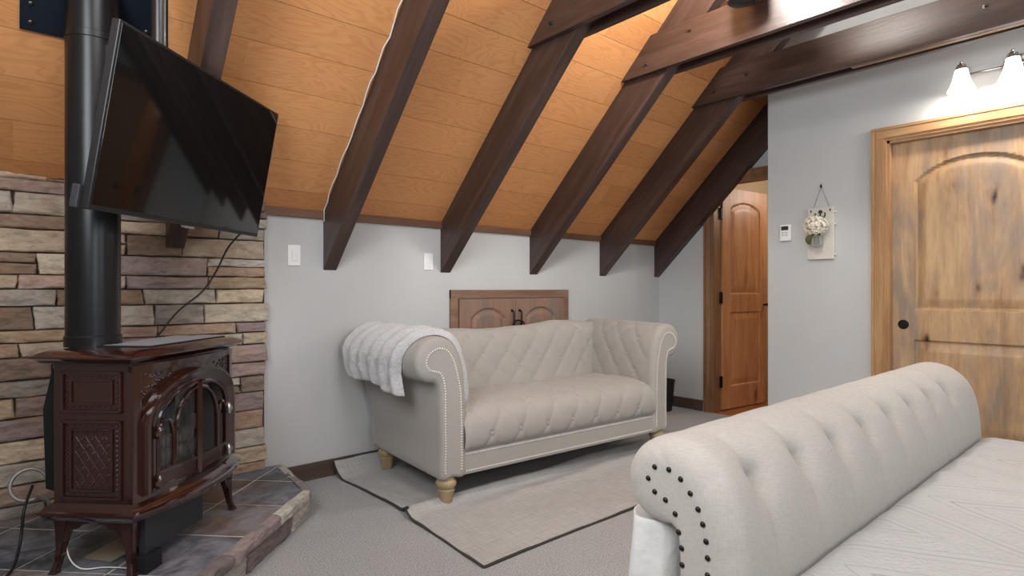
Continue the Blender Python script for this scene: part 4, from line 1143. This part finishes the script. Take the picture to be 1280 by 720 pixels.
# ------------------------------------------------------------------ bed
BX0, BX1 = .885, 2.60
BED = thing('upholstered_bed', 'ivory linen sleigh bed with tufted scroll footboard and bronze nails', 'bed', (BX0, 0, 0))
BL = M['linen_bed']
fO = [(.500, .08), (.478, .30), (.460, .50), (.462, .62), (.478, .705), (.506, .768), (.550, .808), (.605, .823), (.655, .812), (.690, .782), (.706, .742), (.698, .695), (.668, .666), (.630, .660), (.600, .668), (.584, .66), (.580, .60), (.580, .45), (.580, .08)]
fI = [(.528, .08), (.524, .30), (.522, .50), (.522, .610), (.527, .672), (.540, .720), (.556, .745), (.576, .763), (.600, .774), (.628, .771), (.643, .748), (.632, .727), (.608, .717), (.590, .703), (.580, .680), (.575, .655), (.572, .60), (.572, .45), (.572, .08)]
FO = catmull([(a, b, 0) for a, b in fO], 7); FI = catmull([(a, b, 0) for a, b in fI], 7); NF = len(FO)
FBX = [1.0270+.1850*k-BX0 for k in range(8)]
L_ = BX1-BX0
rows = [(0, 0), (.001, .35), (.006, .62), (.016, .84), (.030, .96), (.048, 1)]
n_ = 210
rows += [(.048+(L_-.096)*k/n_, 1) for k in range(1, n_+1)]
rows += [(L_-.030, .96), (L_-.016, .84), (L_-.006, .62), (L_-.001, .35), (L_, 0)]
fp = [0]
for i in range(1, NF): fp.append(fp[-1]+(FO[i]-FO[i-1]).length)
ib = min(range(10, 45), key=lambda i: abs(FO[i].y-.752)+abs(FO[i].x-.497)*.5); sb = fp[ib]
bm = nbm(); vs = []
for x, w in rows:
    ring = []
    for i in range(NF):
        p = FI[i].lerp(FO[i], w); nrm = FO[(i+1) % NF]-FO[i-1]; nrm = Vector((-nrm.y, nrm.x)).normalized()
        d = 0
        if w > .95 and 7*2 < i < 7*12:
            fade = min(1, (i-14)/10)*min(1, (84-i)/14)
            sl = fp[i]-sb
            ph = min(abs(x-bx+ (.020*sin(max(-1, min(1, sl/.16))*pi/2)*0)) for bx in FBX)
            above = sl > 0
            dn = 1-math.exp(-max(0, -sl)/.03) if not above else 0
            d -= .0050*dn*math.exp(-(ph/.0060)**2)+.0050*dn*math.exp(-(ph/.030)**2)
            xo_ = x+.022*math.sin(min(1, max(0, sl)/.14)*pi/2); pu = min(abs(xo_-bx) for bx in FBX)
            if above: d -= (.0045*math.exp(-(pu/.007)**2)+.007*math.exp(-(pu/.026)**2))*math.exp(-sl/.11)*min(1, sl/.01)
            d += .006*math.exp(-(sl/.12)**2)*(1-math.exp(-(ph/.06)**2))
            ps = min(ph, pu); d -= .024*math.exp(-(ps/.022)**2-(sl/.026)**2)+.010*math.exp(-(ps/.045)**2-(sl/.05)**2)
            d *= fade
        elif 0 < w <= 1 and x < .06:
            pass
        if 0 < w < 1 and 7*3 < i < 7*14: d -= .004*max(0, sin(fp[i]*46))**6*(1-w)*w*4   # gathered folds round the scroll end
        ring.append(bm.verts.new((x, p.x+nrm.x*d, p.y+nrm.y*d)))
    vs.append(ring)
for a in range(len(vs)-1):
    for k in range(NF): bm.faces.new((vs[a][k], vs[a][(k+1) % NF], vs[a+1][(k+1) % NF], vs[a+1][k]))
flatcap(bm, vs[0]); flatcap(bm, vs[-1])
fb_ = obj('footboard', bm, BL, BED, smooth=True, angle=70)
for bx in FBX:
    i = ib; nrm = FO[i+1]-FO[i-1]; nrm = Vector((-nrm.y, nrm.x)).normalized(); p = FO[i]
    button(BED, (bx, p.x-nrm.x*.034, p.y-nrm.y*.034), (0, nrm.x, nrm.y), .012, BL)
nails = [(.642, .746), (.628, .77), (.598, .772), (.574, .761), (.555, .741), (.54, .718), (.531, .695), (.525, .668), (.522, .641), (.522, .612), (.522, .584), (.522, .556), (.523, .528), (.628, .725), (.605, .716), (.585, .697), (.578, .667), (.572, .641), (.571, .612), (.571, .584), (.571, .556), (.571, .528)]
pn = None
for (y, z) in nails:
    if pn is None:
        bm = nbm(); sph(bm, (0, 0, 0), .0052, (-1, 0, 0), .6, 12); pn = o = obj('nail', bm, M['nail_dark'], fb_, smooth=True)
    else: o = copyo(pn, fb_)
    o.location = (-.0005, y, z)
# side rails, feet, mattress, headboard behind the camera side
HBY = -1.62
for x0 in (.02, L_-.07):
    bm = nbm(); box(bm, x0, x0+.05, HBY, .50, .12, .36, .012); obj('side_rail', bm, BL, BED)
bm = nbm(); box(bm, .02, L_-.02, HBY-.10, HBY, .05, 1.25, .03); obj('headboard', bm, BL, BED)
for x in (.04, L_-.10):
    for y in (.51, HBY-.08):
        bm = nbm(); lathe(bm, [(.02, 0), (.03, .05), (.034, .085)], 16, (x+.03, y+.03, 0)); obj('foot', bm, M['paleoak'], BED, smooth=True, angle=40)
bm = nbm(); box(bm, .04, L_-.04, HBY+.01, .455, .30, .53, .05); tag(obj('mattress', bm, M['whitecloth'], None, smooth=True, loc=(BX0, 0, 0)), 'thick white mattress inside the ivory bed frame, covered by the quilt', 'mattress')
# quilt
KEEP[0] = True
bm = nbm()
def quilt(s, t):
    # s across the bed, t from head to foot
    wq = L_+.06; x = -.03+wq*s; y = HBY+.02+(.462-HBY-.02)*t
    e1 = min(x+.03, wq-.03-x); e2 = .462-y
    def edge_(e, r, drop): return 0 if e > r else -(drop)*(1-sqrt(max(0, 1-((r-e)/r)**2)))
    z = .592+edge_(e1, .13, .12)+edge_(e2, .05, .035)+.004*noise.noise(Vector((x*4, y*4, 0)))+.003*noise.noise(Vector((x*11, y*11, 4)))
    return Vector((x, y, z))
gridf(bm, quilt, 150, 150, flip=False)
# side drops
for sgn in (0, 1):
    def drop(s, t, sgn=sgn):
        x = (-.03-.015*s-.006*sin(t*30)*s) if sgn == 0 else (L_+.03+.015*s+.006*sin(t*30)*s); y = HBY+.02+(.44-HBY)*t; return Vector((x, y, quilt(sgn, min(1, t*.995)).z-.32*s))
    gridf(bm, drop, 12, 80)
bmesh.ops.remove_doubles(bm, verts=bm.verts, dist=.0005)
KEEP[0] = False
q_ = obj('bed_quilt', bm, M['quilt'], None, smooth=True, angle=60, loc=(BX0, 0, 0)); tag(q_, 'white stitched quilt with leaf pattern spread over the bed', 'quilt')
# white cloth bunched on the outer side of the footboard
bm = nbm()
def bund(s, t):
    a = 2*pi*s; q = min(1, t/.10); z = .660-.655*max(0, (t-.10)/.90)-.03*(1-sqrt(1-(1-q)**2))
    k = sqrt(1-(1-q)**2)*(1+.35*max(0, t-.1))
    fo = 1+.05*sin(5*a+t*3)*t+.06*noise.noise(Vector((cos(a)*2.5, sin(a)*2.5, t*5)))
    c_, s_ = cos(a), sin(a); sg = lambda v: abs(v)**.7*(1 if v > 0 else -1)
    return Vector((.135+.115*k*fo*sg(c_), .665+.058*k*fo*sg(s_), z))
gridf(bm, bund, 48, 60, closeu=True)
tag(obj('white_cloth', bm, M['whitecloth'], None, smooth=True, loc=(BX0, 0, 0)), 'bunched white cloth hanging behind the scroll of the footboard', 'cloth')

# ------------------------------------------------------------------ wall fittings
def switch(x, z, w, h, lb, rocker):
    e = thing('light_switch', lb, 'switch', (x, D, z), 0)
    bm = nbm(); box(bm, -w/2, w/2, -.007, 0, -h/2, h/2, .003); obj('plate', bm, M['plastic'], e)
    bm = nbm(); box(bm, -.017, .017, -.010, -.007, -.034, .034, .0012); obj('bezel', bm, M['plastic'], e)
    if rocker:
        bm = nbm(); box(bm, -.010, .010, -.014, -.010, -.012, .026, .002, Matrix.Rotation(radians(4), 4, 'X')); obj('rocker', bm, M['plastic'], e)
    else:
        bm = nbm(); box(bm, -.013, .013, -.0135, -.010, -.029, .029, .0015, Matrix.Rotation(radians(3), 4, 'X')); obj('rocker', bm, M['plastic'], e)
switch(1.195, 1.281, .072, .116, 'white wall switch beside the stone wall, wider of the two', False)
switch(2.082, 1.272, .070, .112, 'white wall switch left of the rafter above the sofa, narrower of the two', True)
e = thing('thermostat', 'small white wall thermostat with a dark display', 'thermostat', (XW, 1.865, 1.495), -pi/2)
bm = nbm(); box(bm, -.038, .038, -.022, 0, -.058, .058, .004); obj('housing', bm, M['plastic'], e)
bm = nbm(); box(bm, -.028, .022, -.0235, -.021, .018, .046, .001); obj('display', bm, M['lcd'], e)
for i in range(2):
    for j in range(2):
        bm = nbm(); box(bm, -.024+j*.024, -.008+j*.024, -.0245, -.021, -.022+i*.018, -.014+i*.018, .001); obj('key', bm, M['plastic_grey'], e)
# hanging plaque with a jar of flowers (faces -X: local x -> -Y)
e = thing('hanging_plaque', 'whitewashed wooden board hanging on twine beside the thermostat', 'plaque', (XW, 1.625, 1.295), -pi/2)
bm = nbm(); box(bm, -.085, .085, -.022, -.004, 0, .355, .003); obj('board', bm, M['plaque'], e)
for z in (.03, .235, .318):
    bm = nbm(); lathe(bm, [(.006, 0), (.008, .004), (.006, .014)], 10, mat=Matrix.Translation((.084, -.012, z)) @ Matrix.Rotation(pi/2, 4, 'Y')); obj('side_peg', bm, M['plaque'], e, smooth=True)
bm = nbm()
for s in (-1, 1): tube(bm, [(s*.055, -.006, .345), (0, -.010, .500)], .0014, 5)
obj('twine', bm, M['twine'], e)
bm = nbm(); lathe(bm, [(.004, 0), (.004, .016), (.007, .018)], 8, mat=Matrix.Translation((0, 0, .502)) @ Matrix.Rotation(pi/2, 4, 'X')); tube(bm, [(0, -.014, .49), (0, -.016, .518)], .003, 6); obj('wall_nail', bm, M['iron'], e)
for s in (-1, 1):
    bm = nbm(); box(bm, s*.062-.004, s*.062+.004, -.024, -.022, .325, .342, .001); obj('staple', bm, M['hook'], e)
bm = nbm(); lathe(bm, [(.014, 0), (.012, .004), (.004, .006)], 12, mat=Matrix.Translation((0, -.022, .325)) @ Matrix.Rotation(pi/2, 4, 'X'))
tube(bm, catmull([(0, -.024, .325), (0, -.03, .28), (0, -.045, .262), (0, -.06, .275)], 5, False), .005, 6)
for s in (-1, 1): tube(bm, catmull([(0, -.025, .30), (s*.020, -.028, .285), (s*.032, -.03, .30), (s*.030, -.03, .318)], 5, False), .004, 6)
obj('ornate_hook', bm, M['hook'], e, smooth=True)
j = thing('mason_jar', 'small glass jar hung on the whitewashed board holding cream flowers', 'jar', (XW, 1.625+.012, 1.295), -pi/2)
bm = nbm(); lathe(bm, [(.002, .085), (.030, .087), (.034, .095), (.034, .150), (.026, .165), (.026, .178), (.023, .178), (.023, .165), (.030, .150), (.030, .097), (.002, .092)], 24, (0, -.060, 0), cap=False); obj('glass', bm, M['jar'], j, smooth=True)
bm = nbm(); lathe(bm, [(.0285, .163), (.0285, .17)], 16, (0, -.060, 0)); obj('wire_band', bm, M['iron'], j)
e = thing('flower_bunch', 'round bunch of cream hydrangea flowers in the hanging jar', 'flowers', (XW, 1.635, 1.295), -pi/2)
bm = nbm(); rnd = random.Random(2)
for k in range(230):
    u_, v_ = rnd.uniform(-1, 1), rnd.uniform(0, 2*pi); q = sqrt(1-u_*u_); n = Vector((q*cos(v_), q*sin(v_), u_)); rad = rnd.uniform(.80, 1.0)
    c = Vector((n.x*.082*rad, -.085+n.y*.058*rad, .225+n.z*.068*rad)); qq = n.to_track_quat('Z', 'Y').to_matrix()
    for m_ in range(4):
        a = m_*pi/2+rnd.uniform(-.3, .3); r_ = rnd.uniform(.008, .012)
        P = [Vector((0, 0, 0)), Vector((r_*cos(a-.5), r_*sin(a-.5), .003)), Vector((r_*1.35*cos(a), r_*1.35*sin(a), .006)), Vector((r_*cos(a+.5), r_*sin(a+.5), .003))]
        bm.faces.new([bm.verts.new(c+qq @ p) for p in P])
KEEP[0] = True; obj('petals', bm, M['petal'], e); KEEP[0] = False
bm = nbm()
for k in range(7):
    a = k*.9; tube(bm, [(.012*cos(a), -.060+.012*sin(a), .10), (.016*cos(a), -.066+.014*sin(a), .19)], .003, 5)
for k in range(3):
    a = -.6-k*.5; tube(bm, catmull([(-.02, -.075, .17), (-.035-.01*k, -.08, .14), (-.04-.004*k, -.075, .105)], 4, False), [.004, .009, .011, .012, .012, .011, .009, .006, .003][:9], 6)
obj('stems', bm, M['stem'], e, smooth=True)

# vanity light above the door
VZ = 2.36
e = thing('vanity_light', 'nickel wall light with bell shaped frosted glass shades above the door', 'wall light', (XW, .60, VZ), -pi/2)
bm = nbm(); lathe(bm, [(.062, 0), (.062, .012), (.045, .022), (.02, .030)], 28, mat=Matrix.Translation((0, 0, -.03)) @ Matrix.Rotation(pi/2, 4, 'X')); obj('back_plate', bm, M['chrome'], e, smooth=True, angle=40)
bm = nbm(); tube(bm, [(-.235, -.045, -.03), (.235, -.045, -.03)], .006, 8)
tube(bm, catmull([(-.05, -.03, -.06), (-.02, -.05, -.10), (.02, -.05, -.10), (.05, -.03, -.06)], 6, False), .005, 8)
obj('arm_bar', bm, M['chrome'], e, smooth=True)
for k, dx in enumerate((-.225, 0, .225)):
    bm = nbm(); tube(bm, catmull([(dx, -.045, -.03), (dx, -.10, -.005), (dx, -.125, .02), (dx, -.125, .0)], 6, False), .005, 8)
    lathe(bm, [(.004, .03), (.010, .024), (.008, .016), (.022, .008), (.026, -.006), (.030, -.010), (.030, -.020)], 20, (dx, -.125, 0)); cu = obj('socket_cup', bm, M['chrome'], e, smooth=True, angle=40)
    bm = nbm(); lathe(bm, [(.030, -.018), (.034, -.040), (.042, -.075), (.052, -.105), (.068, -.138), (.065, -.138), (.049, -.105), (.039, -.075), (.031, -.040), (.028, -.020)], 28, (dx, -.125, 0), cap=False); obj('glass_shade', bm, M['shade'], e, smooth=True)
    l = bpy.data.lights.new('bulb', 'POINT'); l.energy = 6; l.color = (1, .93, .84); l.shadow_soft_size = .03
    o = bpy.data.objects.new('bulb', l); COL.objects.link(o); o.location = (XW-.125, .60-dx, VZ-.135)

# hanging lamps just above the frame, between the ties
GX, GY, GZ = 2.45, 1.40, 2.80
e = thing('globe_pendant', 'glowing globe lamp on a thin rod between two dark collar ties', 'hanging lamp', (GX, GY, GZ))
bm = nbm(); lathe(bm, [(.006, .07), (.006, ceilz(GY)-GZ)], 10); lathe(bm, [(.05, ceilz(GY)-GZ-.09), (.05, ceilz(GY)-GZ-.06)], 20); lathe(bm, [(.022, .055), (.022, .085)], 16); obj('rod', bm, M['poleM'], e, smooth=True, angle=40)
bm = nbm(); lathe(bm, [(.001, -.065)]+[(.065*sin(a), -.065*cos(a)) for a in [k*pi/12 for k in range(1, 12)]]+[(.001, .065)], 24); obj('globe', bm, M['lampglow'], e, smooth=True)
DX, DY_, DZ_ = 2.835, 1.47, 2.566
e = thing('drum_pendant', 'dark grey drum lamp shade poking into the top edge above the pale tie', 'hanging lamp', (DX, DY_, DZ_))
bm = nbm(); lathe(bm, [(.072, .0), (.080, .004), (.080, .19), (.076, .194), (.072, .19)], 36, cap=False); lathe(bm, [(.001, .02), (.071, .021)], 36, cap=False); obj('shade', bm, M['fanblade'], e, smooth=True, angle=40)
bm = nbm(); lathe(bm, [(.006, .02), (.006, ceilz(DY_)-DZ_)], 10); obj('rod', bm, M['poleM'], e)

# made-up skylight frames and glowing panes around the added fill, behind the camera
for k_, x_ in enumerate(FILL_X):
    e = thing('window_%d' % (4+k_), None, None, (x_, FILL_Y, FILL_Z)); e['kind'] = 'structure'; e.rotation_euler = (TH, 0, 0)  # unseen skylight, added to house the overhead fill light
    bm = nbm(); 
    for a, b, c, d in ((-.72, -.65, -.62, .62), (.65, .72, -.62, .62), (-.65, .65, -.62, -.55), (-.65, .65, .55, .62)): box(bm, a, b, c, d, -.03, .03, .004)
    obj('window_frame', bm, M['casing'], e); bm = nbm(); box(bm, -.65, .65, -.55, .55, -.004, .004); obj('pane', bm, M['pane'], e)
